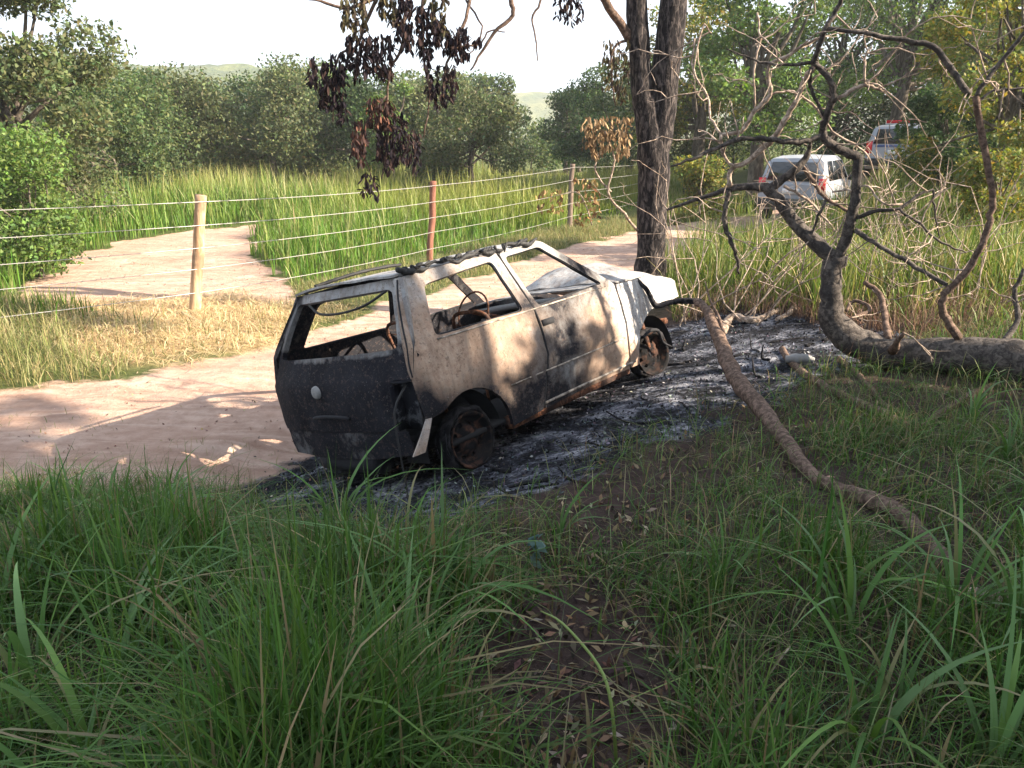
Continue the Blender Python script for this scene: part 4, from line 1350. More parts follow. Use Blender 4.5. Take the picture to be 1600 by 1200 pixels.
for P, mt, mr in allp:
    if mr > 7: continue
    for k in range(rg.integers(2, 5)):
        i = rg.integers(0, len(P) - 1)
        t = rg.random()
        a = np.array(P[i]) * (1 - t) + np.array(P[i + 1]) * t
        if a[2] < 1.0: continue
        d = rg.normal(0, 1, 3); d[2] = d[2] * .7 + .25; d[1] *= .6; d /= np.linalg.norm(d)
        twig(tw, a, d, rg.uniform(.15, .5), .0065, 1)
tw.obj('twigs', M_BARK_DRY_LIT, fal, True, FTB, kind='stuff')

# bare grey shrubs behind the fallen tree
for i, (px, Y, hgt_, nst) in enumerate([(1085, 8.6, 1.9, 8), (1165, 8.2, 1.7, 9), (1250, 8.8, 1.6, 8), (1400, 8.0, 1.4, 9), (1530, 7.6, 1.5, 9), (1330, 9.6, 1.5, 8)]):
    q = at(px, 400, Y)
    g = hz(q.x, Y)
    root = thing('bare_shrub', 'leafless shrub of thin pale twigs rising from the grass behind the fallen tree', 'shrub', (q.x, Y, g), 'leafless shrubs behind the fallen tree')
    for k in range(nst):
        m_ = MB()
        d = rg.normal(0, .38, 3); d[2] = 1
        twig(m_, (rg.normal(0, .12), rg.normal(0, .12), -.03), d / np.linalg.norm(d), hgt_ * rg.uniform(.5, 1.05), .009, 2)
        m_.obj('stem', M_BARK_DRY_LIT, root, True)

# the long broken branch that leans from the verge onto the wreck's bonnet
lean = thing('broken_branch', 'long broken brown branch leaning from the verge up onto the burnt bonnet', 'branch', (1.85, 2.95, hz(1.85, 2.95)))
LB = np.array(lean.location)
ll = [(1484, 888, 2.98), (1462, 862, 3.05), (1435, 832, 3.2), (1400, 800, 3.4), (1350, 777, 3.6), (1305, 762, 3.75), (1262, 735, 3.95), (1232, 695, 4.25), (1190, 640, 4.75), (1152, 596, 5.2), (1135, 560, 5.55), (1118, 515, 5.95), (1104, 484, 6.25), (1088, 470, 6.4)]
LP_ = [ghit(a, b, .04) for a, b, _ in ll[:7]]
y0 = LP_[-1].y
ll = [(a, b, q.y) for (a, b, _), q in zip(ll[:7], LP_)] + [(a, b, y0 + (6.4 - y0) * (c_ - ll[6][2]) / (6.4 - ll[6][2])) for a, b, c_ in ll[7:]]
LP_ = pp(ll)
LP_ = [Vector((q.x, q.y, max(q.z, hz(q.x, q.y) + .03))) for q in LP_]
MB().tube(LP_, [px2m(r, q[2]) for r, q in zip([19, 19, 17, 17, 17, 15, 14, 14, 15, 16, 14, 11, 8, 6], ll)], 10, 4, jit=.004, knot=.05, seed=5).obj('stem', M_BARK_BROWN, lean, True, LB)
l2 = [(1095, 472, 6.4), (1072, 470, 6.45), (1048, 472, 6.5), (1026, 478, 6.5), (1018, 468, 6.5), (1008, 450, 6.5), (994, 436, 6.52)]
MB().tube(pp(l2), [px2m(r, 6.4) for r in (6, 5.5, 5, 5.5, 4.5, 4, 3.5)], 8, 4, jit=.003, knot=.05, seed=6).obj('crook', M_CHAR, lean, True, LB, label='charred crooked tip of the branch resting on the bonnet')
MB().tube(pp([(1140, 570, 5.5), (1125, 500, 6.0), (1110, 470, 6.2), (1102, 440, 6.4)]), [.014, .012, .009, .004], 6, 3).obj('side_shoot', M_BARK_BROWN, lean, True, LB)

# smaller broken limbs lying about the ash
for i, (nm, lb, pl, rr, mt) in enumerate([
    ('dead_limb', 'bent pale limb lying by the ash between the wreck and the fallen trunk', [(1128, 520, 6.9), (1135, 505, 6.9), (1150, 495, 7.0), (1165, 500, 7.1), (1185, 500, 7.2), (1215, 485, 7.4)], [8, 8, 8, 8, 7, 5], M_BARK_DRY_LIT),
    ('dead_limb', 'pale forked limb lying in the dry brush below the fallen trunk', [(1215, 500, 7.2), (1235, 488, 7.2), (1245, 475, 7.3), (1262, 470, 7.3), (1285, 490, 7.2)], [5, 6, 5, 4, 3], M_BARK_DRY_LIT),
    ('dead_limb', 'straight brown limb lying from the ash down under the fallen trunk', [(1222, 545, 6.3), (1240, 570, 5.9), (1280, 600, 5.5), (1330, 625, 5.2), (1375, 645, 5.0), (1420, 668, 4.8)], [6, 7, 8, 9, 9, 8], M_BARK_BROWN),
    ('dead_limb', 'thin brown limb propped against the underside of the fallen trunk', [(1310, 560, 5.9), (1345, 590, 5.6), (1375, 625, 5.3), (1395, 650, 5.1)], [5, 5, 5, 4], M_BARK_BROWN),
    ('dead_limb', 'brown limb half hidden in grass below the big end of the trunk', [(1560, 600, 5.2), (1520, 615, 5.0), (1480, 640, 4.8), (1440, 665, 4.6)], [6, 7, 6, 5], M_BARK_BROWN),
    ('dead_limb', 'weathered pale log end lying in the grass below the broken branch', [(1640, 985, 2.7), (1580, 950, 2.8), (1535, 935, 2.9), (1500, 930, 2.95)], [26, 26, 22, 15], M_BARK_DRY_LIT)]):
    # lay each limb on the ground it crosses
    P = [ghit(a, b_, px2m(r, 5) * .7) for (a, b_, _), r in zip(pl, rr)]
    pl = [(a, b_, q.y) for (a, b_, _), q in zip(pl, P)]
    b = P[0]
    o = MB().tube(P, [px2m(r, q[2]) for r, q in zip(rr, pl)], 8, 4, jit=.004, knot=.06, seed=i + 40).obj(nm, mt, None, True, b, label=lb, cat='branch')
    o.location = b
b = at(1250, 548, 6.25); b.z = hz(b.x, b.y) + .05
o = MB().tube([b + Vector((-.10, .03, 0)), b + Vector((-.03, 0, .012)), b + Vector((.05, 0, .01)), b + Vector((.12, -.02, 0))], [.03, .042, .04, .028], 9, 3, knot=.12, seed=3).obj('ash_log', M_ASHW, None, True, b, label='short log burnt to white ash beside the trunk\'s bend', cat='log')
o.location = b

# charred sticks in the ash
for i in range(46):
    while True:
        x, y = random.uniform(-1.9, 3.2), random.uniform(3.8, 8.4)
        if ash_mask(np.array([x]), np.array([y]))[0] > .6: break
    q = CAR_R.inverted() @ (Vector((x, y, 0)) - CAR_T)
    if -.5 < q.x < 2.6 and -.72 < q.y < .8: continue
    a = random.uniform(0, 3.14); L = random.uniform(.10, .4); r_ = random.uniform(.006, .016)
    d = Vector((math.cos(a), math.sin(a), 0))
    pts = [Vector((x, y, 0)) + d * L * t + Vector((random.gauss(0, .012), random.gauss(0, .012), 0)) for t in (-.5, -.1, .25, .5)]
    pts = [Vector((v.x, v.y, hz(v.x, v.y) + r_ * .8)) for v in pts]
    if random.random() < .25: pts[-1].z += random.uniform(.05, .16)
    b = pts[0]
    o = MB().tube(pts, [r_, r_ * .95, r_ * .8, r_ * .5], 6, 2, knot=.1, seed=i).obj('charred_stick', M_CHAR if random.random() < .9 else M_BARK_LOG, None, True, b, label='short charred stick lying in the ash round the wreck', cat='stick', group='charred sticks in the ash')
    o.location = b


# ------------------------------------------------------------------ parked cars at the bend of the track
def mat_paint(name, col, rough=.3):
    m_, n_, p_ = mat_new(name)
    v = tex_noise(n_, 4, 5)
    d = mixc(n_, ramp(n_, v, (.4, 0.0), (.75, .35)), col, (.36, .29, .24))
    n_.links.new(d, p_.inputs['Base Color'])
    n_.links.new(ramp(n_, v, (.3, rough), (.7, rough + .25)), p_.inputs['Roughness'])
    return m_


M_WPAINT = mat_paint('white_paint', (.27, .30, .35))
M_GLASSD = mat_plain('dark_glass', (.015, .018, .022), .06, 0, .1, 5, 0)
M_TYRE = mat_plain('tyre_rubber', (.02, .02, .02), .85)
M_STEEL = mat_plain('wheel_steel', (.35, .35, .36), .4, .6)
M_REDL = mat_plain('red_lens', (.55, .02, .03), .2, 0, .1, 20, 0)
M_BLUE = mat_plain('blue_stripe', (.03, .07, .22), .4, 0, .1, 20, 0)
M_REDS = mat_plain('red_stripe', (.5, .04, .05), .4, 0, .1, 20, 0)
M_BLK = mat_plain('black_trim', (.02, .02, .022), .6)
M_PLATE = mat_plain('plate', (.62, .63, .64), .5, 0, .05)


def suv(label, loc, yaw, L=4.2, Wd=1.75, Ht=1.66, bar=True, stripe=None):
    x, y = loc
    root = thing('parked_car', label, 'car', (x, y, hz(x, y)), 'cars parked at the bend of the track')
    root.rotation_euler = (0, 0, yaw)
    hw = Wd / 2
    st_ = [(-L * .5, .94, .50, .88, .96, .80), (-L * .49, .97, .36, .95, 1.05, .84), (-L * .475, .985, .32, 1.0, Ht * .80, .80), (-L * .44, 1.0, .30, 1.02, Ht * .965, .76), (-L * .2, 1.0, .28, 1.02, Ht, .76), (L * .05, 1.0, .28, 1.0, Ht, .75),
           (L * .15, 1.0, .28, .99, Ht * .97, .74), (L * .27, 1.0, .28, .98, 1.03, .84), (L * .42, .97, .30, .90, .95, .82), (L * .485, .90, .36, .78, .82, .78), (L * .5, .84, .44, .66, .70, .76)]
    V = []
    for X, w, zb, zm, zt, rf in st_:
        W_ = hw * w
        pr = [(W_ * .93, zb), (W_ * .99, zb + .12), (W_, zb + (zm - zb) * .55), (W_ * .97, zm), (hw * rf * w + .04, zm + (zt - zm) * .86), (hw * rf * w - .06, zt), (0, zt + .02)]
        ring = [(X, a, b) for a, b in pr] + [(X, -a, b) for a, b in pr[-2::-1]]
        V += ring
    k = 13; Q = []
    for i in range(len(st_) - 1):
        for j in range(k - 1):
            Q.append([i * k + j, i * k + j + 1, (i + 1) * k + j + 1, (i + 1) * k + j])
        Q.append([i * k + k - 1, i * k, (i + 1) * k, (i + 1) * k + k - 1])
    mb_ = MB(); mb_.add(V, Q)
    for e in (0, len(st_) - 1):
        c_ = np.mean(V[e * k:(e + 1) * k], 0)
        mb_.add([c_] + V[e * k:(e + 1) * k], [], [[0, 1 + (j + 1) % k, 1 + j] if e == 0 else [0, 1 + j, 1 + (j + 1) % k] for j in range(k)])
    body = mb_.obj('body', M_WPAINT, root, True)
    es = body.modifiers.new('edges', 'EDGE_SPLIT'); es.split_angle = rad(35)
    # windows: side glass, rear glass, windscreen
    for s_ in (-1, 1):
        for (xa, xb, xc, xd) in ((-L * .40, -L * .235, -L * .235, -L * .37), (-L * .215, -L * .02, -L * .02, -L * .215), (L * .0, L * .19, L * .10, L * .0)):
            zl, zh = 1.06, Ht * .93
            yl = hw * .972 + .006; yh = hw * .80 + .012
            g = MB().add([(xa, s_ * yl, zl), (xb, s_ * yl, zl), (xc, s_ * yh, zh), (xd, s_ * yh, zh), (xa, s_ * (yl - .03), zl), (xb, s_ * (yl - .03), zl), (xc, s_ * (yh - .03), zh), (xd, s_ * (yh - .03), zh)],
                         [[0, 1, 2, 3] if s_ < 0 else [3, 2, 1, 0], [0, 4, 5, 1], [1, 5, 6, 2], [2, 6, 7, 3], [3, 7, 4, 0]])
            g.obj('window', M_GLASSD, root)
    def quadslab(pts, th, nm, mt, par=root):
        P = np.array(pts, float); nrm = np.cross(P[1] - P[0], P[3] - P[0]); nrm /= np.linalg.norm(nrm)
        return MB().add(np.vstack([P, P - nrm * th]), [[0, 1, 2, 3], [4, 7, 6, 5], [0, 4, 5, 1], [1, 5, 6, 2], [2, 6, 7, 3], [3, 7, 4, 0]]).obj(nm, mt, par)
    quadslab([(-L * .489 - .04, hw * .74, 1.06), (-L * .489 - .04, -hw * .74, 1.06), (-L * .462 - .05, -hw * .64, Ht * .92), (-L * .462 - .05, hw * .64, Ht * .92)], .03, 'rear_window', M_GLASSD)
    quadslab([(L * .263, -hw * .78, 1.08), (L * .263, hw * .78, 1.08), (L * .165, hw * .66, Ht * .94), (L * .165, -hw * .66, Ht * .94)], .03, 'windscreen', M_GLASSD)
    MB().box((-L * .5 - .01, 0, .50), (.12, Wd * .95, .24)).obj('rear_bumper', M_BLK, root)
    MB().box((L * .5 - .02, 0, .46), (.12, Wd * .86, .22)).obj('front_bumper', M_BLK, root)
    MB().box((-L * .5 - .01, 0, .80), (.05, .42, .14)).obj('number_plate', M_PLATE, root)
    for s_ in (-1, 1):
        MB().box((-L * .495, s_ * hw * .86, .95), (.08, .17, .36)).obj('tail_light', M_REDL, root)
        MB().box((L * .475, s_ * hw * .66, .68), (.1, .3, .13)).obj('headlight', M_PLATE, root)
        MB().box((L * .20, s_ * (hw + .09), 1.06), (.09, .2, .14)).obj('mirror', M_BLK, root)
        if stripe:
            MB().box((-L * .05, s_ * (hw * .995 + .004), .84), (L * .6, .012, .12)).obj('stripe', stripe, root)
        for X in (-L * .31, L * .32):
            Mw = Matrix.Translation((X, s_ * (hw - .10), .32)) @ Matrix.Rotation(rad(90), 4, 'X')
            w_ = MB().lathe([(.20, -.11), (.29, -.11), (.325, -.07), (.325, .07), (.29, .11), (.20, .11)], 24, Mw).obj('wheel', M_TYRE, root, True)
            MB().lathe([(.001, -.085), (.12, -.08), (.205, -.105), (.205, .105), (.12, .08), (.001, .085)], 18, Mw).obj('rim', M_STEEL, w_, True)
    if stripe:
        MB().box((-L * .5 + .015, 0, .98), (.03, Wd * .66, .07)).obj('stripe', stripe, root)
    if bar:
        MB().box((-L * .05, 0, Ht + .035), (.30, 1.1, .03)).obj('light_bar_base', M_PLATE, root)
        MB().box((-L * .05, 0, Ht + .10), (.24, 1.05, .10)).obj('light_bar', M_REDL, root)
    return root


pa = at(1296, 300, 21.4)
suv('silver estate car seen from behind, half hidden behind the fallen tree\'s bare limbs', (pa.x - .2, 22.4), rad(58), bar=False, stripe=None)
pb = at(1408, 250, 26.5)
suv('silver car with red roof lights seen from behind, partly screened by the green sapling', (pb.x, 26.6), rad(60), Ht=1.62, bar=True, stripe=M_BLUE)


# ------------------------------------------------------------------ grass
def scatter(n_, x0, x1, y0, y1, dens):
    xs, ys = [], []
    got = 0
    while got < n_:
        x = RG.uniform(x0, x1, n_); y = RG.uniform(y0, y1, n_)
        # more where the eye is closer
        ok = RG.random(n_) < dens(x, y)
        xs.append(x[ok]); ys.append(y[ok]); got += ok.sum()
        if ok.sum() < n_ * .002: break
    x = np.concatenate(xs)[:n_]; y = np.concatenate(ys)[:n_]
    return x, y


def in_view(x, y, m_=.09):
    return np.abs(x) < y * (.665 + m_) + .6


FIELD_G = [(.075, .165, .024), (.105, .195, .030), (.055, .13, .022), (.135, .195, .045)]
FIELD_TIP = [(.19, .23, .06), (.27, .27, .10), (.36, .33, .17)]


def fence_side(x, y):          # > 0 beyond the fence line
    a = POSTS[1][0]; d = POSTS[3][0] - a
    s_ = (x - a[0]) * -d[1] + (y - a[1]) * d[0]
    s2 = y - (a[1] + (x - a[0]) * (POSTS[1][0][1] - POSTS[0][0][1]) / (POSTS[1][0][0] - POSTS[0][0][0]))
    return np.where(x > a[0], s_ / np.hypot(d[0], d[1]), s2)


def field_d(x, y):
    q = in_view(x, y) * sstep(-.2, 1.2, fence_side(x, y) + (fbm(x * .8, y * .8, 61) - .5) * 1.5) * (path_mask(x, y, .2) < .25)
    return q * np.clip(14.0 / y, .25, 1.0)


x, y = scatter(62000, -32, 20, 8, 47, field_d)
pt = fbm(x * .22, y * .22, 71)
edge = np.minimum(1, np.maximum(0, poly_sd(x, y, PATH2)) / 1.2)
hh = (.55 + .75 * sstep(.35, .65, pt)) * RG.uniform(.55, 1.15, len(x)) * (.45 + .55 * edge) * (.5 + .5 * sstep(0, 2.5, fence_side(x, y)))
ww = RG.uniform(.008, .018, len(x)) * (1 + y / 22)
t0 = pick(FIELD_G, len(x)); t1 = pick(FIELD_G, len(x))
dry = (RG.random(len(x)) < (.22 + .55 * sstep(19, 34, y)))
t1[dry] = pick(FIELD_TIP, int(dry.sum()))
yel = sstep(.46, .60, fbm(x * .13 + 9, y * .13, 77))[:, None]
t1 = t1 * (1 - .5 * yel) + np.array([.30, .27, .07]) * .5 * yel
hh = np.where(dry, hh * 1.2, hh)
vg = Veg(); vg.add(*blades(x, y, height(x, y) - .02, hh, ww, 3, RG.uniform(0, 6.28, len(x)), np.abs(RG.normal(.22, .2, len(x))), t0, t1))
vg.obj('field_grass', M_GRASS, label='tall green grass with pale seed heads filling the field beyond the fence', cat='grass', kind='stuff')

# yellowing grass behind the fallen tree
def right_d(x, y):
    return in_view(x, y) * (x > 1.9 + (y - 9) * .15) * (path_mask(x, y, .2) < .3) * (ash_mask(x, y) < .3) * sstep(7.0, 9.0, y + (fbm(x, y, 81) - .5) * 2 + sstep(3.2, 5, x) * .9) * np.clip(9.0 / y, .25, 1)


x, y = scatter(34000, 1.5, 22, 6.6, 30, right_d)
hh = RG.uniform(.18, .75, len(x)) * (.35 + 1.1 * sstep(.3, .7, fbm(x * .8, y * .8, 83))) * sstep(6.0, 9.5, y + .6)
cm = fbm(x * 1.1, y * 1.1, 84)[:, None]
ww = RG.uniform(.007, .016, len(x)) * (1 + y / 25)
RGC = [(.12, .17, .038), (.09, .145, .03), (.19, .20, .06), (.06, .11, .026)]
t0 = pick(RGC, len(x)); t1 = pick(RGC + [(.36, .30, .15)], len(x)) * (.6 + .9 * cm); t0 = t0 * (.5 + .9 * cm)
vg = Veg(); vg.add(*blades(x, y, height(x, y) - .02, hh, ww, 3, RG.uniform(0, 6.28, len(x)), np.abs(RG.normal(.3, .25, len(x))), t0, t1))
vg.obj('yellowing_grass', M_GRASS, label='yellowing grass behind the fallen tree and round the parked cars', cat='grass', kind='stuff')

# dry brush and dead stalks between the ash and that grass
def brush_d(x, y):
    return in_view(x, y) * (x > 1.9) * sstep(5.9, 6.8, y - .25 * (x - 3) + (fbm(x * 1.3, y * 1.3, 85) - .5)) * sstep(10.5, 8.2, y) * (ash_mask(x, y) < .75)


x, y = scatter(6500, 1.6, 8, 5.5, 10.5, brush_d)
BRC = [(.20, .13, .085), (.14, .085, .06), (.30, .21, .14), (.09, .06, .045)]
vg = Veg(); vg.add(*blades(x, y, height(x, y) - .01, RG.uniform(.06, .42, len(x)), RG.uniform(.004, .012, len(x)), 3, RG.uniform(0, 6.28, len(x)), np.abs(RG.normal(.7, .5, len(x))), pick(BRC, len(x)), pick(BRC, len(x))))
vg.obj('dry_brush', M_DRYLEAF, label='reddish dry brush and dead stalks along the edge of the ash', cat='brush', kind='stuff')

# straw round the fence post
x, y = scatter(9000, -8, -1.8, 7.2, 12.4, lambda x, y: hay_mask(x, y) * in_view(x, y))
HC_ = [(.48, .35, .18), (.58, .44, .25), (.36, .25, .12), (.64, .52, .33)]
vg = Veg(); vg.add(*blades(x, y, height(x, y) + RG.uniform(-.01, .06, len(x)), RG.uniform(.05, .22, len(x)), RG.uniform(.005, .011, len(x)), 2, RG.uniform(0, 6.28, len(x)), np.abs(RG.normal(2.2, .8, len(x))), pick(HC_, len(x)), pick(HC_, len(x)), droop=np.full(len(x), .15)))
vg.obj('straw', M_DRYLEAF, label='loose yellow straw heaped round the pale fence post', cat='straw', kind='stuff')

# low half-dry grass between straw, fence and track
def side_d(x, y):
    return in_view(x, y) * sstep(.25, -.25, poly_sd(x, y, DRYSIDE) + (fbm(x * 1.2, y * 1.2, 87) - .5) * 1.2) * (path_mask(x, y, .2) < .55) * (1 - .75 * hay_mask(x, y)) * sstep(.3, .6, fbm(x * .9, y * .9, 88) + .1 * (x < -4))


x, y = scatter(19000, -9, 6.5, 6.8, 27, side_d)
SDC = [(.16, .18, .06), (.22, .20, .09), (.11, .15, .045), (.34, .28, .15)]
big = sstep(-3.8, -5.0, x) * .35
vg = Veg(); vg.add(*blades(x, y, height(x, y) - .01, RG.uniform(.07, .30, len(x)) * (1 + big * 1.6), RG.uniform(.006, .013, len(x)), 3, RG.uniform(0, 6.28, len(x)), np.abs(RG.normal(.55, .4, len(x))), pick(SDC, len(x)), pick(SDC, len(x))))
vg.obj('trackside_grass', M_GRASS, label='low half-dry grass along the foot of the wire fence', cat='grass', kind='stuff')

# the verge in front of the wreck
FG = [(.056, .122, .026), (.078, .152, .030), (.044, .10, .026), (.10, .165, .042)]
FGD = [(.20, .17, .085), (.28, .22, .12), (.13, .105, .055)]


def bare(x, y):
    """trodden, thin patches on the verge"""
    g = 1.5 * np.exp(-((x - .22) / .40) ** 2 - ((y - 2.1) / .75) ** 2) + .75 * np.exp(-((x - .55) / .35) ** 2 - ((y - 3.45) / .4) ** 2) + .5 * np.exp(-((x - 1.0) / .3) ** 2 - ((y - 4.3) / .4) ** 2)
    return np.clip(g, 0, .96)


def corridor(x, y):
    g = np.zeros_like(x)
    pq = [(q.x, q.y) for q in LP_]
    for (ax, ay), (bx, by) in zip(pq, pq[1:]):
        t_ = np.clip(((x - ax) * (bx - ax) + (y - ay) * (by - ay)) / ((bx - ax) ** 2 + (by - ay) ** 2), 0, 1)
        g = np.maximum(g, np.exp(-((x - ax - t_ * (bx - ax)) ** 2 + (y - ay - t_ * (by - ay) + .12) ** 2) / .2 ** 2))
    return g


def low_zone(x, y):
    """where the grass stays short: by the ash, under the broken branch and the log"""
    g = sstep(1.0, .15, poly_sd(x, y, ASH))
    for (ax, ay), (bx, by) in (((1.75, 2.6), (1.5, 4.0)), ((1.5, 4.0), (1.9, 6.5)), ((2.2, 5.0), (3.8, 5.0))):
        t_ = np.clip(((x - ax) * (bx - ax) + (y - ay) * (by - ay)) / ((bx - ax) ** 2 + (by - ay) ** 2), 0, 1)
        g = np.maximum(g, np.exp(-((x - ax - t_ * (bx - ax)) ** 2 + (y - ay - t_ * (by - ay)) ** 2) / .45 ** 2))
    return np.maximum(g, .62 * sstep(2.9, 3.9, y) * sstep(.1, .6, x))


def verge_d(x, y):
    q = in_view(x, y, .15) * sstep(-.1, .35, -poly_sd(x, y, VERGE) - .12 + (fbm(x * 1.6, y * 1.6, 91) - .5) * .9) * (1 - ash_mask(x, y) * .97)
    q = q * (1 - bare(x, y)) * (1 - .85 * corridor(x, y)) * np.maximum(.06 + .94 * sstep(.40, .60, fbm(x * 1.9, y * 1.9, 93)), .75 * low_zone(x, y) * sstep(.25, .5, fbm(x * 3.1, y * 3.1, 94)))
    return q * sstep(7.2, 5.4, y) * np.clip(2.3 / np.maximum(y, .6), .3, 1)


x, y = scatter(38000, -6, 6, .9, 7.2, verge_d)
tall = (.30 + .55 * sstep(.42, .7, fbm(x * .9, y * .9, 95))) * (.55 + .45 * sstep(.1, 1.2, np.abs(x - .5)))
hh = tall * RG.uniform(.5, 1.2, len(x)) * (1 - .72 * low_zone(x, y)) * (1 - .45 * bare(x, y)) * (.42 + .58 * sstep(4.0, 2.4, y))
ww = np.where(RG.random(len(x)) < .2, RG.uniform(.011, .020, len(x)), RG.uniform(.0035, .0115, len(x))) * (1 - .3 * low_zone(x, y))
t0 = pick(FG, len(x)); t1 = pick(FG, len(x))
dr = RG.random(len(x)) < .10 + .35 * bare(x, y) + .22 * low_zone(x, y)
cl_ = fbm(x * 1.4, y * 1.4, 99)[:, None]
t0 = t0 * (.55 + .9 * cl_); t1 = t1 * (.6 + .9 * cl_)
t0[dr] = pick(FGD, int(dr.sum())); t1[dr] = pick(FGD, int(dr.sum()))
vg = Veg(); vg.add(*blades(x, y, height(x, y) - .02, hh, ww, 4, RG.uniform(0, 6.28, len(x)), np.abs(RG.normal(.5, .45, len(x))), t0, t1, droop=np.abs(RG.normal(.1, .15, len(x)))))
# low thatch
x, y = scatter(24000, -6, 6, .9, 7.0, lambda x, y: in_view(x, y, .15) * sstep(-.3, .4, -poly_sd(x, y, VERGE)) * (1 - ash_mask(x, y)) * (1 - .97 * bare(x, y)) * (1 - .9 * corridor(x, y)) * (.2 + .8 * sstep(.3, .6, fbm(x * 2.4, y * 2.4, 97))) * np.clip(2.6 / np.maximum(y, .6), .3, 1))
vg.add(*blades(x, y, height(x, y) + RG.uniform(-.01, .03, len(x)), RG.uniform(.05, .30, len(x)), RG.uniform(.0025, .007, len(x)), 3, RG.uniform(0, 6.28, len(x)), np.abs(RG.normal(.9, .6, len(x))), pick(FG + FG + FGD, len(x), .3), pick(FG + FG + FGD + [(.34, .30, .17)], len(x), .35), droop=np.full(len(x), .1)))
vg.obj('verge_grass', M_GRASS, label='shaded green grass covering the verge in front of the wreck', cat='grass', kind='stuff')


# cinders and flakes over the burnt ground
x, y = scatter(7000, -2.4, 3.6, 3.4, 9, lambda x, y: ash_mask(x, y))
vg = Veg(); vg.add(*leaves(np.stack([x, y, height(x, y) + .008], 1), .026, [(.010, .010, .012), (.014, .014, .017), (.02, .02, .024), (.04, .04, .046), (.09, .09, .10), (.2, .2, .21)], .55, 1.2, .3))
vg.obj('cinders', M_DRYLEAF, label='black cinders and grey ash flakes strewn round the wreck', cat='cinders', kind='stuff')

# pebbles, clods and stalks on the track
x, y = scatter(1100, -8, 4, 4.4, 20, lambda x, y: in_view(x, y) * path_mask(x, y) * (.1 + .9 * sstep(.45, .65, fbm(x * .9, y * .9, 63))) * np.clip(6 / y, .1, 1))
vg = Veg(); vg.add(*leaves(np.stack([x, y, height(x, y) + .006], 1), .032, [(.24, .15, .11), (.30, .2, .15), (.38, .27, .2), (.10, .07, .05), (.4, .33, .2)], .5, 1.0, .3))
vg.obj('pebbles', M_DRYLEAF, label='loose clods and stalks scattered over the dirt track', cat='pebbles', kind='stuff')
# a few weeds in the track
x, y = scatter(1500, -7, 2, 4.6, 17, lambda x, y: in_view(x, y) * (path_mask(x, y) > .3) * sstep(.56, .68, fbm(x * .8, y * 1.6, 64)))
vg = Veg(); vg.add(*blades(x, y, height(x, y) - .005, RG.uniform(.02, .10, len(x)), RG.uniform(.003, .008, len(x)), 2, RG.uniform(0, 6.28, len(x)), np.abs(RG.normal(.9, .5, len(x))), pick(SDC, len(x)), pick(SDC, len(x))))
vg.obj('track_weeds', M_GRASS, label='thin low weeds growing on the dirt track', cat='weeds', kind='stuff')

# fallen leaves and bits on the trodden soil
x, y = scatter(2600, -4, 5, 1.2, 6.5, lambda x, y: in_view(x, y, .1) * (-poly_sd(x, y, VERGE) > 0) * (1 - ash_mask(x, y)) * (.15 + .85 * np.clip(bare(x, y) * 1.3, 0, 1)) * np.clip(2.2 / y, .3, 1))
vg = Veg(); vg.add(*leaves(np.stack([x, y, height(x, y) + .012], 1), .05, [(.20, .13, .08), (.11, .07, .05), (.30, .24, .16), (.06, .04, .035)], .35, 2.5, .25))
vg.obj('leaf_litter', M_DRYLEAF, label='brown leaf litter scattered over the trodden soil of the verge', cat='leaf litter', kind='stuff')

# broad-bladed tufts standing out of the verge
def tuft_mesh(nb, H, seed):
    rg = np.random.default_rng(seed)
    out = []
    for i in range(nb):
        az = rg.uniform(0, 6.28); h = H * rg.uniform(.6, 1.15); w = rg.uniform(.010, .026)
        ln = rg.uniform(.3, 1.25); r0 = rg.uniform(0, .05)
        a = lambda v: np.array([v])
        t0 = np.array([[(.06, .125, .03), (.085, .155, .035), (.10, .17, .065), (.075, .14, .045)][rg.integers(0, 4)]]) * rg.uniform(.85, 1.35)
        t1 = t0 * rg.uniform(1.0, 1.5) if rg.random() > .12 else np.array([FGD[1]])
        out.append(blades(a(r0 * math.cos(az)), a(r0 * math.sin(az)), a(-.02), a(h), a(w), 9, a(az), a(ln), t0, t1, a(rg.normal(0, .35)), a(abs(rg.normal(.25, .2)))))
    return out


TV = []
for v in range(6):
    row = []
    for V, Q, T, C in tuft_mesh(12, .60, 300 + v):
        me = new_mesh('blade', V, [Q, T], True)
        set_col(me, 'tint', C); me.materials.append(M_GRASS)
        row.append(me)
    TV.append(row)
spots = []
cand = [(-1.5, 2.0), (-1.15, 1.75), (-.72, 1.8), (-1.9, 2.5), (-1.3, 2.6), (-.75, 2.5), (-.4, 2.2), (-2.3, 3.1), (-1.75, 3.3), (-1.1, 3.2), (-.5, 3.0), (-2.7, 3.9), (-2.4, 3.9), (-1.75, 3.6), (-.35, 1.75), (-.3, 2.85),
        (1.15, 2.0), (1.45, 2.4), (1.75, 2.3), (1.2, 2.55), (2.25, 3.0), (2.45, 3.4), (2.6, 3.9), (1.0, 2.75), (2.9, 4.1), (1.05, 1.75), (1.25, 1.65), (-.9, 3.55), (.15, 3.2), (2.9, 4.6), (-.45, 1.55), (-1.0, 1.5), (-1.3, 2.15), (-.95, 2.2), (-1.6, 2.9), (-.6, 2.75), (-2.1, 3.5), (1.75, 2.15), (1.55, 2.0), (1.6, 2.3), (2.2, 2.6), (1.2, 2.35), (1.95, 2.5), (2.5, 3.2), (-1.45, 1.8), (-.3, 2.5)]
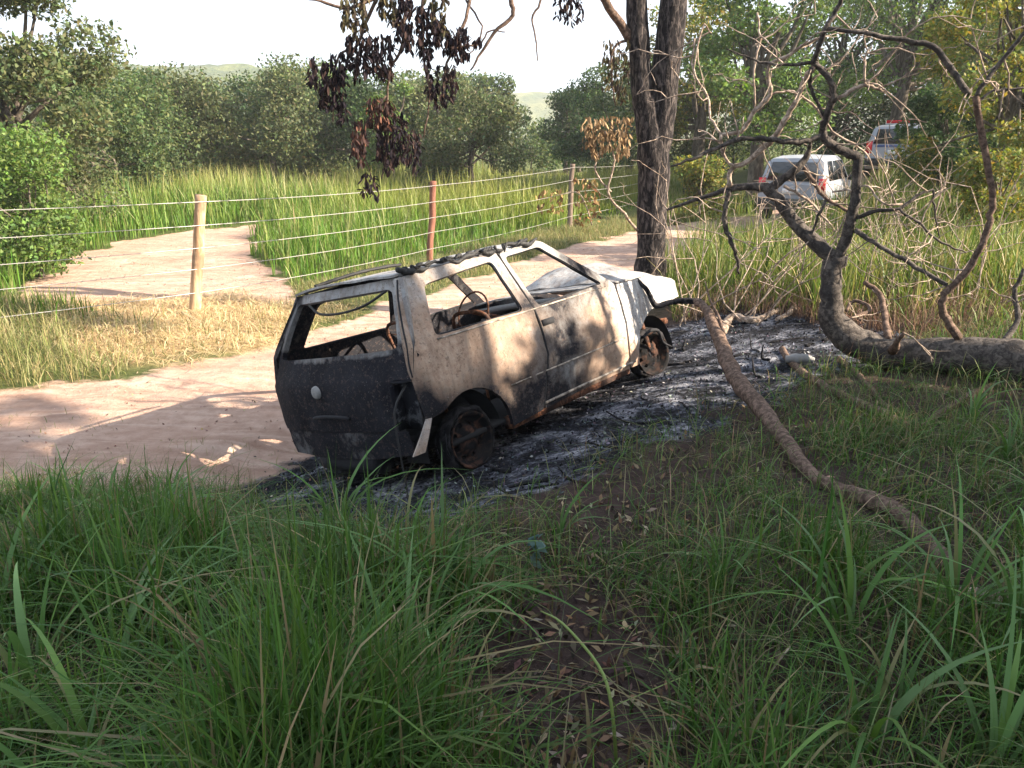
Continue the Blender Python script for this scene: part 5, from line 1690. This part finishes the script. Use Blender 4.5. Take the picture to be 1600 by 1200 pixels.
for i, (x, y) in enumerate(cand):
    x += random.gauss(0, .05); y += random.gauss(0, .05)
    lb = 'tall grass tuft with broad arching blades standing on the shaded verge'
    r_ = thing('grass_tuft', lb, 'grass tuft', (x, y, hz(x, y)), 'broad-bladed grass tufts on the verge')
    r_.rotation_euler = (0, 0, random.uniform(0, 6.28))
    s_ = random.uniform(.85, 1.25) if y < 2.6 else random.uniform(.55, 1.0)
    r_.scale = (s_, s_, s_)
    for me in TV[i % 6]:
        link('blade', me, None, r_)

# single stalk leaning across the bare soil, a wilted weed, and a dry cane
sx, sy = at(965, 1195, 1.75).x, 1.75
o = MB().tube([Vector((sx, sy, hz(sx, sy) - .02)), at(955, 1100, 1.78), at(935, 1040, 1.85), at(880, 975, 1.95), at(845, 955, 2.05)], [.006, .0055, .005, .004, .002], 6, 4).obj('grass_stalk', mat_plain('stalk_green', (.16, .22, .05), .5), None, True, (sx, sy, hz(sx, sy)), label='thick green grass stalk bending over the bare trodden soil', cat='stalk')
o.location = (sx, sy, hz(sx, sy))
P0 = at(1225, 1085, 2.15); P1 = at(1040, 1195, 1.85)
g0, g1 = hz(P0.x, P0.y), hz(P1.x, P1.y)
o = MB().tube([Vector((P1.x, P1.y, g1 + .04)), (P0 + P1) / 2 + Vector((0, 0, .02)), Vector((P0.x, P0.y, g0 + .12))], [.005, .0045, .003], 6, 4).obj('dry_cane', M_BARK_DRY_LIT, None, True, P1, label='pale dry cane lying over the bare trodden soil', cat='cane')
o.location = P1
wx, wy = at(842, 925, 2.9).x, 2.9
wr = thing('wilted_weed', 'small wilted weed with grey-blue leaves near the ash', 'weed', (wx, wy, hz(wx, wy)))
MB().tube([(0, 0, -.02), (.01, 0, .08), (-.01, .01, .16)], [.005, .004, .003], 5, 3).obj('stem', M_BARK_BROWN, wr, True)
V, Q, T, C = leaves(np.array([[random.gauss(0, .03), random.gauss(0, .02), random.uniform(.05, .15)] for _ in range(9)]), .075, [(.13, .19, .19), (.16, .22, .22)], .6, .1, .1, 1.2)
for i in range(9):
    me = new_mesh('leaf', V[i * 4:i * 4 + 4], np.array([[0, 1, 2, 3]]), False)
    set_col(me, 'tint', C[i * 4:i * 4 + 4])
    link('leaf', me, M_LEAF, wr)


# ------------------------------------------------------------------ smoky air
hb = MB().box((0, 240, 19.5), (980, 580, 45))
m, n, p = mat_new('smoky_air')
n.nodes.remove(p)
pv = n.nodes.new('ShaderNodeVolumePrincipled')
pv.inputs['Color'].default_value = (.93, .96, 1.0, 1)
pv.inputs['Density'].default_value = .0007
pv.inputs['Anisotropy'].default_value = .2
n.links.new(pv.outputs[0], n.nodes['Material Output'].inputs['Volume'])
hb.obj('haze', m, kind='stuff', label='thin smoky haze hanging over the field and track', cat='haze')
